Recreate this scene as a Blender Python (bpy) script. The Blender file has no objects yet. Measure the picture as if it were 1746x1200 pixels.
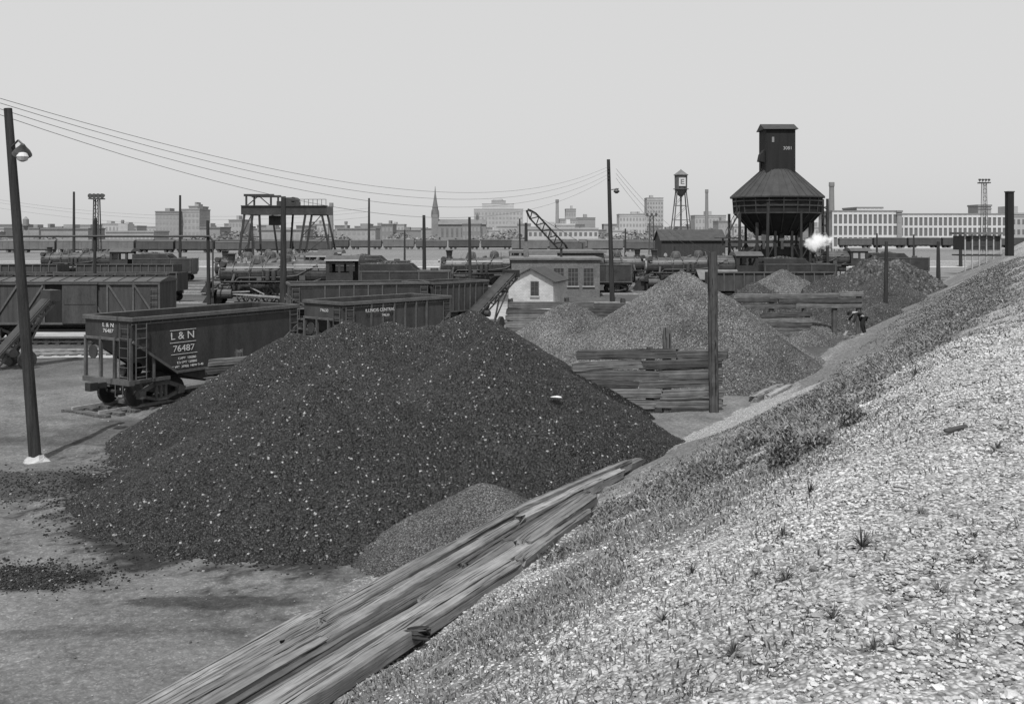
import bpy, math, random, numpy as np
from mathutils import Vector, Matrix
random.seed(7); rng=np.random.default_rng(7)
S=bpy.context.scene; C=S.collection
F=1700.; H=6.1
def E(u,Y): return (u-873)/F*Y
def Z(v,Y): return H+(400-v)*Y/F
R=random.uniform
# ---------------------------------------------------------------- materials
def nt(name):
    m=bpy.data.materials.new(name); m.use_nodes=True
    n=m.node_tree.nodes; l=m.node_tree.links; b=n['Principled BSDF']
    return m,n,l,b
def mth(n,l,op,a,b=None,c=None):
    x=n.new('ShaderNodeMath'); x.operation=op
    for i,s in enumerate((a,b,c)):
        if s is None: continue
        if isinstance(s,(int,float)): x.inputs[i].default_value=s
        else: l.new(s,x.inputs[i])
    return x.outputs[0]
def mrange(n,l,s,a,b,c,d):
    x=n.new('ShaderNodeMapRange'); l.new(s,x.inputs[0])
    for i,v in enumerate((a,b,c,d)): x.inputs[i+1].default_value=v
    return x.outputs[0]
def coords(n,l,stretch=(1,1,1)):
    t=n.new('ShaderNodeTexCoord'); m=n.new('ShaderNodeMapping'); m.inputs['Scale'].default_value=stretch
    l.new(t.outputs['Object'],m.inputs[0]); return m.outputs[0]
def noise(n,l,v,scale,detail=6,rough=.6):
    x=n.new('ShaderNodeTexNoise'); x.inputs['Scale'].default_value=scale; x.inputs['Detail'].default_value=detail
    x.inputs['Roughness'].default_value=rough; l.new(v,x.inputs['Vector']); return x.outputs['Fac']
def voro(n,l,v,scale):
    x=n.new('ShaderNodeTexVoronoi'); x.inputs['Scale'].default_value=scale; l.new(v,x.inputs['Vector']); return x
def bump(n,l,b,h,strength,dist):
    x=n.new('ShaderNodeBump'); x.inputs['Strength'].default_value=strength; x.inputs['Distance'].default_value=dist
    l.new(h,x.inputs['Height']); l.new(x.outputs[0],b.inputs['Normal'])
def M(name,c,rough=.8,var=.3,scale=2.,bmp=.3,bd=.01,stretch=(1,1,1),spec=.3,fine=12.,rnd=0.):
    m,n,l,b=nt(name); v=coords(n,l,stretch)
    a=noise(n,l,v,scale,4); a2=noise(n,l,v,scale*fine,3)
    s=mth(n,l,'ADD',mth(n,l,'MULTIPLY',a,.6),mth(n,l,'MULTIPLY',a2,.4))
    col=mrange(n,l,s,.33,.67,c*(1-var),c*(1+var))
    if rnd:
        oi=n.new('ShaderNodeObjectInfo'); col=mth(n,l,'MULTIPLY',col,mrange(n,l,oi.outputs['Random'],0,1,1-rnd,1+rnd))
    l.new(col,b.inputs['Base Color'])
    b.inputs['Roughness'].default_value=rough; b.inputs['Specular IOR Level'].default_value=spec
    if bmp: bump(n,l,b,s,bmp,bd)
    return m
def W_(name,c,rnd):   # split, checked grey timber: grain along local x with dark cracks
    m,n,l,b=nt(name); v=coords(n,l,(.5,16,16)); v2=coords(n,l,(.3,28,28)); v3=coords(n,l,(1,1,1))
    g1=noise(n,l,v,1.,5,.7); cr=noise(n,l,v2,1.,2,.5); bl=noise(n,l,v3,2.2,4,.6)
    crk=mrange(n,l,cr,.35,.42,.3,1.)
    oi=n.new('ShaderNodeObjectInfo')
    col=mth(n,l,'MULTIPLY',mrange(n,l,g1,.3,.7,c*.6,c*1.4),mth(n,l,'MULTIPLY',crk,mrange(n,l,bl,.3,.7,.75,1.2)))
    col=mth(n,l,'MULTIPLY',col,mrange(n,l,oi.outputs['Random'],0,1,1-rnd,1+rnd)); l.new(col,b.inputs['Base Color'])
    b.inputs['Roughness'].default_value=.95; b.inputs['Specular IOR Level'].default_value=.12
    bump(n,l,b,mth(n,l,'ADD',crk,g1),.9,.02); return m
m_black=M('sooty_black_steel',.028,.5,.6,1.2,.3,.015,spec=.5,rnd=.3)
m_jacket=M('dusty_boiler_jacket',.055,.4,.6,1.,.3,.02,spec=.5)
m_wheel=M('dirty_wheel_steel',.035,.6,.5,4)
m_rod=M('bright_rod_steel',.26,.45,.4,4)
m_hop=M('dark_painted_hopper_steel',.034,.6,.5,.9,.3,.012,stretch=(2.5,2.5,.6),spec=.35)
m_hop2=M('rusty_hopper_steel',.048,.7,.5,.8,.3,.012,stretch=(2.5,2.5,.6))
m_box=M('weathered_boxcar_boards',.05,.85,.5,.7,.5,.01,stretch=(6,6,.5))
m_brace=M('worn_grey_black_steel',.08,.7,.45,.9,.3,.01)
m_boxroof=M('boxcar_roof',.075,.85,.35,1)
m_white=M('white_lettering_paint',.5,.7,.35,6,0)
m_wood=W_('weathered_split_timber',.19,.3)
m_wood2=W_('tarred_timber',.075,.3)
m_plank=W_('old_plank_wood',.12,.45)
m_pole=M('creosoted_pole_wood',.035,.9,.6,2,.8,.02,stretch=(5,5,.3),spec=.15)
m_paleC=M('concrete',.34,.9,.2,2)
def brickmat(name,c,mort,sc=4.,var=.3):
    m,n,l,b=nt(name); v=coords(n,l)
    bx=n.new('ShaderNodeTexBrick'); bx.inputs['Scale'].default_value=sc
    sp=n.new('ShaderNodeSeparateXYZ'); cb=n.new('ShaderNodeCombineXYZ'); l.new(v,sp.inputs[0])
    l.new(mth(n,l,'ADD',sp.outputs[0],sp.outputs[1]),cb.inputs[0]); l.new(sp.outputs[2],cb.inputs[1]); l.new(cb.outputs[0],bx.inputs['Vector'])
    bx.inputs['Color1'].default_value=(c*(1-var),)*3+(1,); bx.inputs['Color2'].default_value=(c*(1+var),)*3+(1,)
    bx.inputs['Mortar'].default_value=(mort,)*3+(1,); bx.inputs['Mortar Size'].default_value=.03
    mx=n.new('ShaderNodeMix'); mx.data_type='RGBA'; mx.blend_type='MULTIPLY'; mx.inputs[0].default_value=1
    l.new(bx.outputs[0],mx.inputs[6]); l.new(mrange(n,l,noise(n,l,v,.8),.3,.7,.7,1.15),mx.inputs[7]); l.new(mx.outputs[2],b.inputs['Base Color'])
    b.inputs['Roughness'].default_value=.9; return m
m_hut=brickmat('whitewashed_block',.42,.34,2.,.1)
m_brick=brickmat('soot_stained_brick',.12,.16,4.)
m_roof=M('tar_paper_roof',.13,.9,.3,1.5)
m_roofD=M('dark_shed_roof',.05,.9,.3,1.5)
m_shed=M('dark_corrugated_siding',.04,.8,.35,1,.5,.02,stretch=(5,5,.4))
m_tower=M('blackened_tower_boards',.015,.85,.45,.6,.4,.02,stretch=(3,3,.25))
m_troof=M('tower_roof_panels',.04,.8,.35,.5,.4,.02,stretch=(2,2,.5))
m_glass,n,l,b=nt('dark_window_glass'); v=coords(n,l); l.new(mrange(n,l,noise(n,l,v,2.),.3,.7,.02,.06),b.inputs['Base Color']); b.inputs['Roughness'].default_value=.25
m_far=[M('hazy_masonry_%s'%w,c,.95,.15,.05,0,rnd=.08) for w,c in (('pale',.43),('light',.35),('mid',.31),('grey',.25),('deep',.19))]  # aerial haze is painted in: pale, low-contrast base colours for distant walls
m_farwin=M('hazy_window',.235,.7,.15,.1,0)  # window colour lifted by the same painted haze
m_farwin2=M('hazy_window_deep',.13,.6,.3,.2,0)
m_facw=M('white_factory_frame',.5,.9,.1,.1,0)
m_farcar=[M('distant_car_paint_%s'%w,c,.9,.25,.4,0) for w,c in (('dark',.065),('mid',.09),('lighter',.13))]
m_spire=M('dark_hazy_slate',.14,.9,.2,.2,0)  # slate colour with distance haze mixed in
m_skin=M('skin',.3,.6,.1,5,0); m_cloth=M('dark_work_cloth',.018,.95,.3,10); m_shirt=M('work_shirt_cloth',.028,.95,.3,10)
m_wire=M('wire',.14,.6,.1,5,0)
m_lampg=M('enamel_reflector',.5,.3,.1,4,0)

def coalmat(name,lo,hi,scale,glint,gv,rough=.5,spec=.5,pw=1.):
    m,n,l,b=nt(name); v=coords(n,l); vo=voro(n,l,v,scale)
    sp=n.new('ShaderNodeSeparateColor'); l.new(vo.outputs['Color'],sp.inputs[0])
    base=mrange(n,l,mth(n,l,'POWER',sp.outputs[0],pw),0,1,lo,hi)
    big=mrange(n,l,noise(n,l,v,.5,5),.3,.7,.6,1.45)
    base=mth(n,l,'MULTIPLY',base,big)
    base=mth(n,l,'MULTIPLY',base,mrange(n,l,vo.outputs['Distance'],.25,.7,1.15,.35))
    g=mth(n,l,'MULTIPLY',mth(n,l,'GREATER_THAN',sp.outputs[1],glint),mth(n,l,'MULTIPLY',sp.outputs[2],gv))  # random bright cells: glints painted into the base colour
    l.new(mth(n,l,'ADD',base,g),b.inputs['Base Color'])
    b.inputs['Roughness'].default_value=rough; b.inputs['Specular IOR Level'].default_value=spec
    bump(n,l,b,mth(n,l,'SUBTRACT',1.,vo.outputs['Distance']),.9,.03); return m
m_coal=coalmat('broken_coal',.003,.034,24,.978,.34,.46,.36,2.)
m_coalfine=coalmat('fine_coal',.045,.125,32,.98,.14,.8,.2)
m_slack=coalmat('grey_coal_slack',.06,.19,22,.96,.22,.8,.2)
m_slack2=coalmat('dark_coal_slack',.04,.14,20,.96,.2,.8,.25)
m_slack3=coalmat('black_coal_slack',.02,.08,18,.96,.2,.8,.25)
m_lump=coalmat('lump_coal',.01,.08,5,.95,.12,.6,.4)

def tonemat(name,scale,lo,hi,fine=0):
    m,n,l,b=nt(name); v=coords(n,l)
    at=n.new('ShaderNodeAttribute'); at.attribute_name='tone'
    a=noise(n,l,v,scale,8,.75); a2=noise(n,l,v,.6,5)
    f=mth(n,l,'MULTIPLY',mrange(n,l,a,.3,.7,lo,hi),mrange(n,l,a2,.3,.7,.8,1.2)); h=a
    if fine:
        vo=voro(n,l,v,fine); sp=n.new('ShaderNodeSeparateColor'); l.new(vo.outputs['Color'],sp.inputs[0])
        f=mth(n,l,'MULTIPLY',f,mrange(n,l,mth(n,l,'POWER',sp.outputs[0],5.),0,1,.92,1.45)); h=mth(n,l,'ADD',a,mth(n,l,'MULTIPLY',vo.outputs['Distance'],-.2))
    l.new(mth(n,l,'MULTIPLY',at.outputs['Fac'],f),b.inputs['Base Color'])
    b.inputs['Roughness'].default_value=.95; b.inputs['Specular IOR Level'].default_value=.15
    bump(n,l,b,h,.7,.04); return m
m_ground=tonemat('cinder_yard_dirt',7,.6,1.4,30)
m_blade=tonemat('weed_leaves',5,.8,1.2)
m_stone=tonemat('limestone_gravel',12,.75,1.25)
m_emb,n,l,b=nt('gravel_and_soil_bank'); v=coords(n,l)
at=n.new('ShaderNodeAttribute'); at.attribute_name='tone'
vo=voro(n,l,v,40); sp=n.new('ShaderNodeSeparateColor'); l.new(vo.outputs['Color'],sp.inputs[0])
gr=mth(n,l,'MULTIPLY',mrange(n,l,sp.outputs[0],0,1,.16,.54),mrange(n,l,vo.outputs['Distance'],.2,.75,1.,.45))
nz=noise(n,l,v,9,8,.7); soil=mrange(n,l,nz,.3,.7,.06,.19)
mask=mth(n,l,'ADD',at.outputs['Fac'],mrange(n,l,nz,.3,.7,-.4,.4)); mask=mrange(n,l,mask,.25,.75,0,1)
mx=n.new('ShaderNodeMix'); mx.data_type='FLOAT'; l.new(mask,mx.inputs[0]); l.new(soil,mx.inputs[2]); l.new(gr,mx.inputs[3])
l.new(mx.outputs[0],b.inputs['Base Color']); b.inputs['Roughness'].default_value=.95; b.inputs['Specular IOR Level'].default_value=.15
bump(n,l,b,mth(n,l,'SUBTRACT',1.,vo.outputs['Distance']),.7,.02)

# ---------------------------------------------------------------- mesh helpers
class MB:
    def __init__(s): s.v=[]; s.f=[]
    def add(s,vs,fs):
        o=len(s.v); s.v+= [tuple(x) for x in vs]; s.f+=[tuple(i+o for i in f) for f in fs]; return s
    def box(s,x0,x1,y0,y1,z0,z1):
        return s.add([(x0,y0,z0),(x1,y0,z0),(x1,y1,z0),(x0,y1,z0),(x0,y0,z1),(x1,y0,z1),(x1,y1,z1),(x0,y1,z1)],
          [(0,3,2,1),(4,5,6,7),(0,1,5,4),(1,2,6,5),(2,3,7,6),(3,0,4,7)])
    def frame(s,p,q):
        p=Vector(p);q=Vector(q);d=(q-p).normalized(); up=Vector((0,0,1)) if abs(d.z)<.95 else Vector((0,1,0))
        a=d.cross(up).normalized(); b=a.cross(d).normalized(); return p,q,a,b
    def beam(s,p,q,w,h=None):
        h=h or w; p,q,a,b=s.frame(p,q); vs=[c+a*(i*w/2)+b*(j*h/2) for c in (p,q) for i,j in ((-1,-1),(1,-1),(1,1),(-1,1))]
        return s.add(vs,[(0,3,2,1),(4,5,6,7),(0,1,5,4),(1,2,6,5),(2,3,7,6),(3,0,4,7)])
    def cyl(s,p,q,r0,r1=None,n=12):
        r1=r0 if r1 is None else r1; p,q,a,b=s.frame(p,q)
        vs=[c+(a*math.cos(2*math.pi*i/n)+b*math.sin(2*math.pi*i/n))*r for c,r in ((p,r0),(q,r1)) for i in range(n)]
        return s.add(vs,[tuple(range(n))[::-1],tuple(range(n,2*n))]+[(i,(i+1)%n,n+(i+1)%n,n+i) for i in range(n)])
    def path(s,pts,r,n=6):
        for a,b in zip(pts[:-1],pts[1:]): s.cyl(a,b,r,r,n)
        return s
    def lathe(s,prof,n=16,c=(0,0,0),ph=0.):
        vs=[];k=len(prof)
        for r,z in prof:
            for i in range(n): a=2*math.pi*i/n+ph; vs.append((c[0]+r*math.cos(a),c[1]+r*math.sin(a),c[2]+z))
        fs=[(j*n+i,j*n+(i+1)%n,(j+1)*n+(i+1)%n,(j+1)*n+i) for j in range(k-1) for i in range(n)]
        fs+=[tuple(range(n))[::-1],tuple(range((k-1)*n,k*n))]; return s.add(vs,fs)
    def prism(s,poly,y0,y1):
        n=len(poly); vs=[(x,y0,z) for x,z in poly]+[(x,y1,z) for x,z in poly]
        return s.add(vs,[tuple(range(n)),tuple(range(n,2*n))[::-1]]+[(i,n+i,n+(i+1)%n,(i+1)%n) for i in range(n)])
    def prismx(s,poly,x0,x1):
        n=len(poly); vs=[(x0,y,z) for y,z in poly]+[(x1,y,z) for y,z in poly]
        return s.add(vs,[tuple(range(n))[::-1],tuple(range(n,2*n))]+[(i,(i+1)%n,n+(i+1)%n,n+i) for i in range(n)])
def link(o,par=None):
    C.objects.link(o)
    if par: o.parent=par
    return o
def tag(o,label,cat,group=None,kind=None):
    if label: o['label']=label
    if cat: o['category']=cat
    if group: o['group']=group
    if kind: o['kind']=kind
    return o
def root(name,loc,rz,label,cat,group=None):
    o=bpy.data.objects.new(name,None); o.empty_display_size=.3; o.location=loc; o.rotation_euler=(0,0,rz); link(o); return tag(o,label,cat,group)
import bmesh
def ob(name,mb,mat,par=None,loc=(0,0,0),rz=0,bev=0):
    me=bpy.data.meshes.new(name); me.from_pydata(mb.v,[],mb.f); me.validate(); me.materials.append(mat)
    bm=bmesh.new(); bm.from_mesh(me); bmesh.ops.recalc_face_normals(bm,faces=bm.faces); bm.to_mesh(me); bm.free()
    o=bpy.data.objects.new(name,me); o.location=loc; o.rotation_euler=(0,0,rz); link(o,par)
    if bev:
        b=o.modifiers.new('bevel','BEVEL'); b.width=bev; b.segments=1; b.limit_method='ANGLE'
    return o
def dup(o,par,loc=None):
    c=o.copy(); C.objects.link(c); c.parent=par
    if loc is not None: c.location=loc
    return c
def copytree(r,loc,rz=None,label=None,skip=()):
    c=r.copy(); C.objects.link(c); c.location=loc
    if rz is not None: c.rotation_euler=(0,0,rz)
    if label: c['label']=label
    def rec(a,b):
        for ch in a.children:
            if any(ch.name.startswith(s) for s in skip): continue
            d=ch.copy(); C.objects.link(d); d.parent=b; rec(ch,d)
    rec(r,c); return c
def text(name,s,size,par,loc,rot,mat=m_white,sx=1.,bold=.0):
    cu=bpy.data.curves.new(name,'FONT'); cu.body=s; cu.size=size; cu.align_x='CENTER'; cu.align_y='CENTER'; cu.extrude=.004; cu.offset=bold
    t=bpy.data.objects.new(name+'_tmp',cu); C.objects.link(t)
    dg=bpy.context.evaluated_depsgraph_get(); me=bpy.data.meshes.new_from_object(t.evaluated_get(dg)); me.name=name
    bpy.data.objects.remove(t); me.materials.clear(); me.materials.append(mat)
    o=bpy.data.objects.new(name,me); o.location=loc; o.rotation_euler=rot; o.scale=(sx,1,1); link(o,par); return o
def np_mesh(name,V,Fc,mat,tone=None,par=None):
    me=bpy.data.meshes.new(name); V=np.asarray(V,dtype=np.float32); Fc=np.asarray(Fc,dtype=np.int32); k=Fc.shape[1]
    me.vertices.add(len(V)); me.vertices.foreach_set('co',V.ravel()); me.loops.add(Fc.size); me.loops.foreach_set('vertex_index',Fc.ravel())
    me.polygons.add(len(Fc)); me.polygons.foreach_set('loop_start',np.arange(len(Fc),dtype=np.int32)*k)
    me.update(calc_edges=True); me.validate(); me.shade_flat(); me.materials.append(mat)
    if tone is not None:
        a=me.attributes.new('tone','FLOAT','POINT'); a.data.foreach_set('value',np.asarray(tone,dtype=np.float32).ravel())
    o=bpy.data.objects.new(name,me); link(o,par); return o
RT=rng.random(65536)
def vn(x,y,s,seed=0):
    x=np.asarray(x,float)/s; y=np.asarray(y,float)/s; xi=np.floor(x).astype(np.int64); yi=np.floor(y).astype(np.int64)
    fx=x-xi; fy=y-yi; fx=fx*fx*(3-2*fx); fy=fy*fy*(3-2*fy)
    h=lambda a,b: RT[((a*73856093)^(b*19349663)^(seed*83492791))&65535]
    return (h(xi,yi)*(1-fx)+h(xi+1,yi)*fx)*(1-fy)+(h(xi,yi+1)*(1-fx)+h(xi+1,yi+1)*fx)*fy
def fbm(x,y,s,seed=0): return vn(x,y,s,seed)*.5+vn(x,y,s/2,seed+1)*.3+vn(x,y,s/4,seed+2)*.2
def grid(name,xs,ys,zf,mat,tonef=None,clip=None,XY=None):
    X,Y=np.meshgrid(xs,ys) if XY is None else XY
    Zv=zf(X,Y); ny,nx=X.shape; V=np.stack([X,Y,Zv],-1).reshape(-1,3)
    i=np.arange(nx-1)[None,:]+np.arange(ny-1)[:,None]*nx; Fc=np.stack([i,i+1,i+nx+1,i+nx],-1).reshape(-1,4)
    if clip is not None:
        keep=(V[Fc,2].max(1)>clip); Fc=Fc[keep]
        used=np.unique(Fc); mp=np.zeros(len(V),int); mp[used]=np.arange(len(used)); V=V[used]; Fc=mp[Fc]
    return np_mesh(name,V,Fc,mat,None if tonef is None else tonef(X,Y))
# ---------------------------------------------------------------- terrain
BY=[-30,-10,0,5,10,12.7,17.8,21,27,35,48,65,94,200,500]; BX=[-30,-18,-11.8,-8.7,-5.9,-4.5,-2.2,-.2,3.6,8.3,14.6,23,38,92,250]
def Xb(Y):
    Y=np.asarray(Y,float); return sum(np.interp(Y+o,BY,BX) for o in (-2,-1,0,1,2))/5
def emb(X,Y):
    d=X-Xb(Y)+(fbm(X,Y,5,3)-.5)*.9*np.clip(X-Xb(Y),0,1)
    z=sum(np.interp(d+o,[-3,0,4.3,10.2,11.4,60],[-.15,0.0,1.55,4.3,4.5,4.75]) for o in (-.3,0,.3))/3
    return z+((fbm(X,Y,1.3,9)-.5)*.14+(fbm(X,Y,.35,13)-.5)*.05)*np.clip(d,0,1)
def spaced(a,b,dens):
    out=[a]
    while out[-1]<b: out.append(out[-1]+dens(out[-1]))
    return np.array(out)
gx=np.concatenate([-np.geomspace(26,9000,30)[::-1],np.arange(-25.5,16,.12),np.geomspace(16.5,9000,30)])
gy=np.concatenate([-np.geomspace(1,400,8)[::-1],np.arange(0,9,1.),np.arange(9,42,.12),np.geomspace(42.5,9000,70)])
def gz(X,Y):
    near=np.clip((45-Y)/10,0,1)*np.clip((X+28)/3,0,1)*np.clip((20-X)/3,0,1)
    return ((fbm(X,Y,2.2,20)-.5)*.18+(fbm(X,Y,.6,23)-.5)*.07+(rng.random(X.shape)-.5)*.016)*near
def gtone(X,Y):
    t=.12+.08*(fbm(X,Y,4,30)-.5)+.06*(fbm(X,Y,.8,31)-.5)
    rut=np.abs(((X*.83+Y*.55)+(fbm(X,Y,3,33)-.5)*1.5)%3.2-1.6); t=t*(1-.25*np.clip(1-rut/.3,0,1)*np.clip((fbm(X,Y,1.2,37)-.4)*6,0,1))
    def blob(cx,cy,rx,ry,s): 
        q=((X-cx)/rx)**2+((Y-cy)/ry)**2+(fbm(X,Y,1.2,40)-.5)*1.4+(fbm(X,Y,.3,44)-.5)*1.0+(rng.random(X.shape)-.5)*.3
        return np.clip((1.15-q)*2.2,0,1)*s
    dk=np.maximum.reduce([blob(-12.1,24.4,2.8,1.5,.6),blob(-8.9,17.8,1.6,.75,.85),blob(-5.2,16.6,1.8,.3,.6),blob(-6.2,15.3,2.0,.22,.3),blob(-4,25,7.4,7.2,.8),blob(-10,31,4,2.5,.4),blob(-1.5,17.9,2.,1.2,.3),blob(-14,29.5,6,.7,.3)])
    t=t*(1-dk)
    t=np.where(Y>38,t*np.clip(1-(Y-38)/30,.6,1),t)
    t=np.where(Y>150,.15+.05*(fbm(X,Y,40,50)-.5),t)
    return np.clip(t,.02,1)
g=grid('ground',gx,gy,gz,m_ground,gtone); tag(g,'cinder and dirt rail yard ground','ground',kind='structure')
ty=spaced(-6,16,lambda y:.06+.004*abs(y)); ty=np.concatenate([ty,spaced(16.1,480,lambda y:.008*y)])
td=np.concatenate([np.arange(-.9,13,.075),np.geomspace(13.1,300,26)])
D,TY=np.meshgrid(td,ty); EX=D+Xb(TY)
def dsh(Y): return np.interp(Y,[5,9,18,30],[-.5,.1,1.15,1.3])
def streak(X,Y): return (fbm(X*1.2-Y*.45,Y*.35+X*.1,1.6,61)-.5)
def ecover(X,Y):
    d=X-Xb(Y)
    st=(fbm(X*1.0-Y*.55,Y*.25+X*.1,1.1,60)-.5)+(fbm(X,Y,.5,66)-.5)*.6+streak(X,Y)*.9
    d2=np.where(d>4.4,np.maximum(4.4,d-dsh(Y)*np.clip((d-4.4)/2,0,1)),d)
    w=np.interp(d2,[-.5,.4,1.6,2.6,4.4,6.0,7.2,8.2,9.6,12,60],[.5,.8,.45,.15,.28,.32,.45,.68,.92,1.05,1.05])+st*.85
    w=np.where((Y>37)&(d<3.),w*.55,w); w=np.where((Y>26)&(Y<35)&(d<2.8),.95,w)
    return w
def ez(X,Y):
    return emb(X,Y)+(rng.random(X.shape)-.5)*np.where(Y<30,.025,.05)
e=grid('embankment',None,None,ez,m_emb,ecover,XY=(EX,TY)); tag(e,'gravel topped embankment with weedy slope','embankment',kind='structure')
phi=(1+5**.5)/2
ICO=np.array([(-1,phi,0),(1,phi,0),(-1,-phi,0),(1,-phi,0),(0,-1,phi),(0,1,phi),(0,-1,-phi),(0,1,-phi),(phi,0,-1),(phi,0,1),(-phi,0,-1),(-phi,0,1)])/1.9
ICF=np.array([(0,11,5),(0,5,1),(0,1,7),(0,7,10),(0,10,11),(1,5,9),(5,11,4),(11,10,2),(10,7,6),(7,1,8),(3,9,4),(3,4,2),(3,2,6),(3,6,8),(3,8,9),(4,9,5),(2,4,11),(6,2,10),(8,6,7),(9,8,1)])
def stones(name,P,sz,tone,mat,flat=.6):
    n=len(P); sc=1+(rng.random((n,12,1))-.5)*.5; an=rng.random((n,3))*np.array([.7,.7,.0])+np.array([.75,.75,flat])
    V=ICO[None]*sc*an[:,None,:]; th=rng.random(n)*6.28; c,s=np.cos(th)[:,None],np.sin(th)[:,None]
    x=V[...,0]*c-V[...,1]*s; y=V[...,0]*s+V[...,1]*c; V=np.stack([x,y,V[...,2]],-1)*sz[:,None,None]+P[:,None,:]
    Fc=(ICF[None]+12*np.arange(n)[:,None,None]).reshape(-1,3)
    return np_mesh(name,V.reshape(-1,3),Fc,mat,np.repeat(tone,12))
n=260000
Yr=1.8+ (rng.random(n)**1.6)*18; Dr=rng.random(n)*9+4.2; Xr=Xb(Yr)+Dr
cov=ecover(Xr,Yr); k=(rng.random(n)<np.clip((cov-.2)*1.2,.05,1))&(np.abs(Xr/np.maximum(Yr,.1))<.56)
Xr,Yr=Xr[k],Yr[k]; sz=.0042+.009*rng.random(len(Xr))**2.2+.0004*Yr
big=rng.random(len(Xr))<.010; sz=np.where(big,sz*2.,sz)
P=np.stack([Xr,Yr,emb(Xr,Yr)+sz*.25],-1)
o=stones('gravel',P,sz,.14+.44*rng.random(len(Xr)),m_stone); tag(o,'loose pale limestone gravel on the embankment','gravel',kind='stuff')
def blades(name,X,Y,Zb,h,w,tone,mat,lean=.6):
    n=len(X); th=rng.random(n)*6.28; ph=rng.random(n)*6.28; l=h*lean*rng.random(n)
    dx,dy=np.cos(th)*w,np.sin(th)*w; lx,ly=np.cos(ph)*l,np.sin(ph)*l
    p0=np.stack([X-dx*.5,Y-dy*.5,Zb],-1);p1=np.stack([X+dx*.5,Y+dy*.5,Zb],-1)
    m0=np.stack([X-dx*.7+lx*.35,Y-dy*.7+ly*.35,Zb+h*.6],-1);m1=np.stack([X+dx*.7+lx*.35,Y+dy*.7+ly*.35,Zb+h*.6],-1)
    t=np.stack([X+lx,Y+ly,Zb+h*(1-.25*rng.random(n))],-1)
    V=np.stack([p0,p1,m1,m0,t],1).reshape(-1,3); b=5*np.arange(n)[:,None]
    Fc=np.concatenate([b+np.array([[0,1,2]]),b+np.array([[0,2,3]]),b+np.array([[3,2,4]])])
    return np_mesh(name,V,Fc,mat,np.repeat(tone,5))
n=560000
Yr=4.0+(rng.random(n)**1.8)*80; Dr=rng.random(n)*9.8+2.4; Xr=Xb(Yr)+Dr; D2=Dr-dsh(Yr)*np.clip((Dr-4.4)/2,0,1)
clump=fbm(Xr,Yr,.8,70); pat=streak(Xr,Yr); band=np.interp(D2-pat*-3.5*0+pat*3.0*(D2>6.5),[2.4,4.2,4.8,6.0,7.2,8.1,9.2,10.6,12],[.15,.35,.75,.95,.8,.5,.26,.10,.03])
bushy=np.interp(Yr,[4,12,17,60,90],[.0,.15,.9,1,1])*np.interp(D2,[4.3,5.,7.2,8.4],[0,1,1,.1])
k=(rng.random(n)<band*np.clip((clump-.36)*4+.35*bushy+.05,0,1))&(np.abs(Xr/Yr)<.56)&~((Dr<4.6)&(Yr<18))&~((Yr>26)&(Yr<35)&(Dr<2.8))
Xr,Yr,Dr,bushy,clump=Xr[k],Yr[k],Dr[k],bushy[k],clump[k]
h=(.02+.06*rng.random(len(Xr))**1.5)*(1+2.0*bushy*np.clip(clump*2.4-.7,0,1.3)); w=.002+.0045*rng.random(len(Xr))+.0007*Yr
o=blades('grass',Xr,Yr,emb(Xr,Yr)-.01,h,w,.09+.18*rng.random(len(Xr))*np.clip(clump*1.6,.5,1.2),m_blade,1.3); tag(o,'low weeds and grass on the embankment slope','grass',kind='stuff')
n=90000; Yr=13+(rng.random(n)**1.4)*50; Dr=4.7+4.4*rng.random(n); Xr=Xb(Yr)+Dr; c2=fbm(Xr,Yr,.9,90)
k=(c2>.53); Xr,Yr,c2=Xr[k],Yr[k],c2[k]; hh=rng.random(len(Xr))*(c2-.50)*1.1
o=blades('undergrowth',Xr,Yr,emb(Xr,Yr)+hh,.02+.03*rng.random(len(Xr)),.009+.0009*Yr,.08+.17*rng.random(len(Xr)),m_blade,1.6); tag(o,'leafy low undergrowth on the bank','weeds',kind='stuff')
def hit(u,v):
    Y=4.
    while Y<80:
        if H-(v-400)*Y/F<=float(emb(np.array(E(u,Y)),np.array(Y))): break
        Y+=.05
    return E(u,Y),Y,float(emb(np.array(E(u,Y)),np.array(Y)))
def weed(x,y,z,s):
    V=[];f=[]; nb=30
    for i in range(nb):
        a=R(0,6.28); el=R(.25,1.35); L=s*R(.5,1); w=s*.035; d=Vector((math.cos(a)*math.cos(el),math.sin(a)*math.cos(el),math.sin(el))); sd=Vector((-math.sin(a),math.cos(a),0))*w
        b=len(V); m=d*L*.5; t=d*L-Vector((0,0,L*.15)); V+=[sd*-.3,sd*.3,m+sd,t,m-sd]; f+=[(b,b+1,b+2),(b,b+2,b+4),(b+4,b+2,b+3)]
    o=np_mesh('weed_plant',[tuple(v) for v in V],f,m_blade,[R(.07,.16) for _ in V]); o.location=(x,y,z); tag(o,'spiky green weed growing in pale gravel','weed','weeds in the gravel')
for u,v,s in ((1470,935,.17),(1335,915,.12),(1290,985,.10),(1560,640,.2),(1420,1060,.10),(1130,1060,.12),(1600,1010,.09),(1250,1120,.1),(1050,1000,.14),(1570,880,.1),(1700,770,.14),(1340,990,.12),(1490,1140,.1),(1660,920,.09),(1380,840,.15),(1180,980,.12)):
    weed(*hit(u,v),s)
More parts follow.
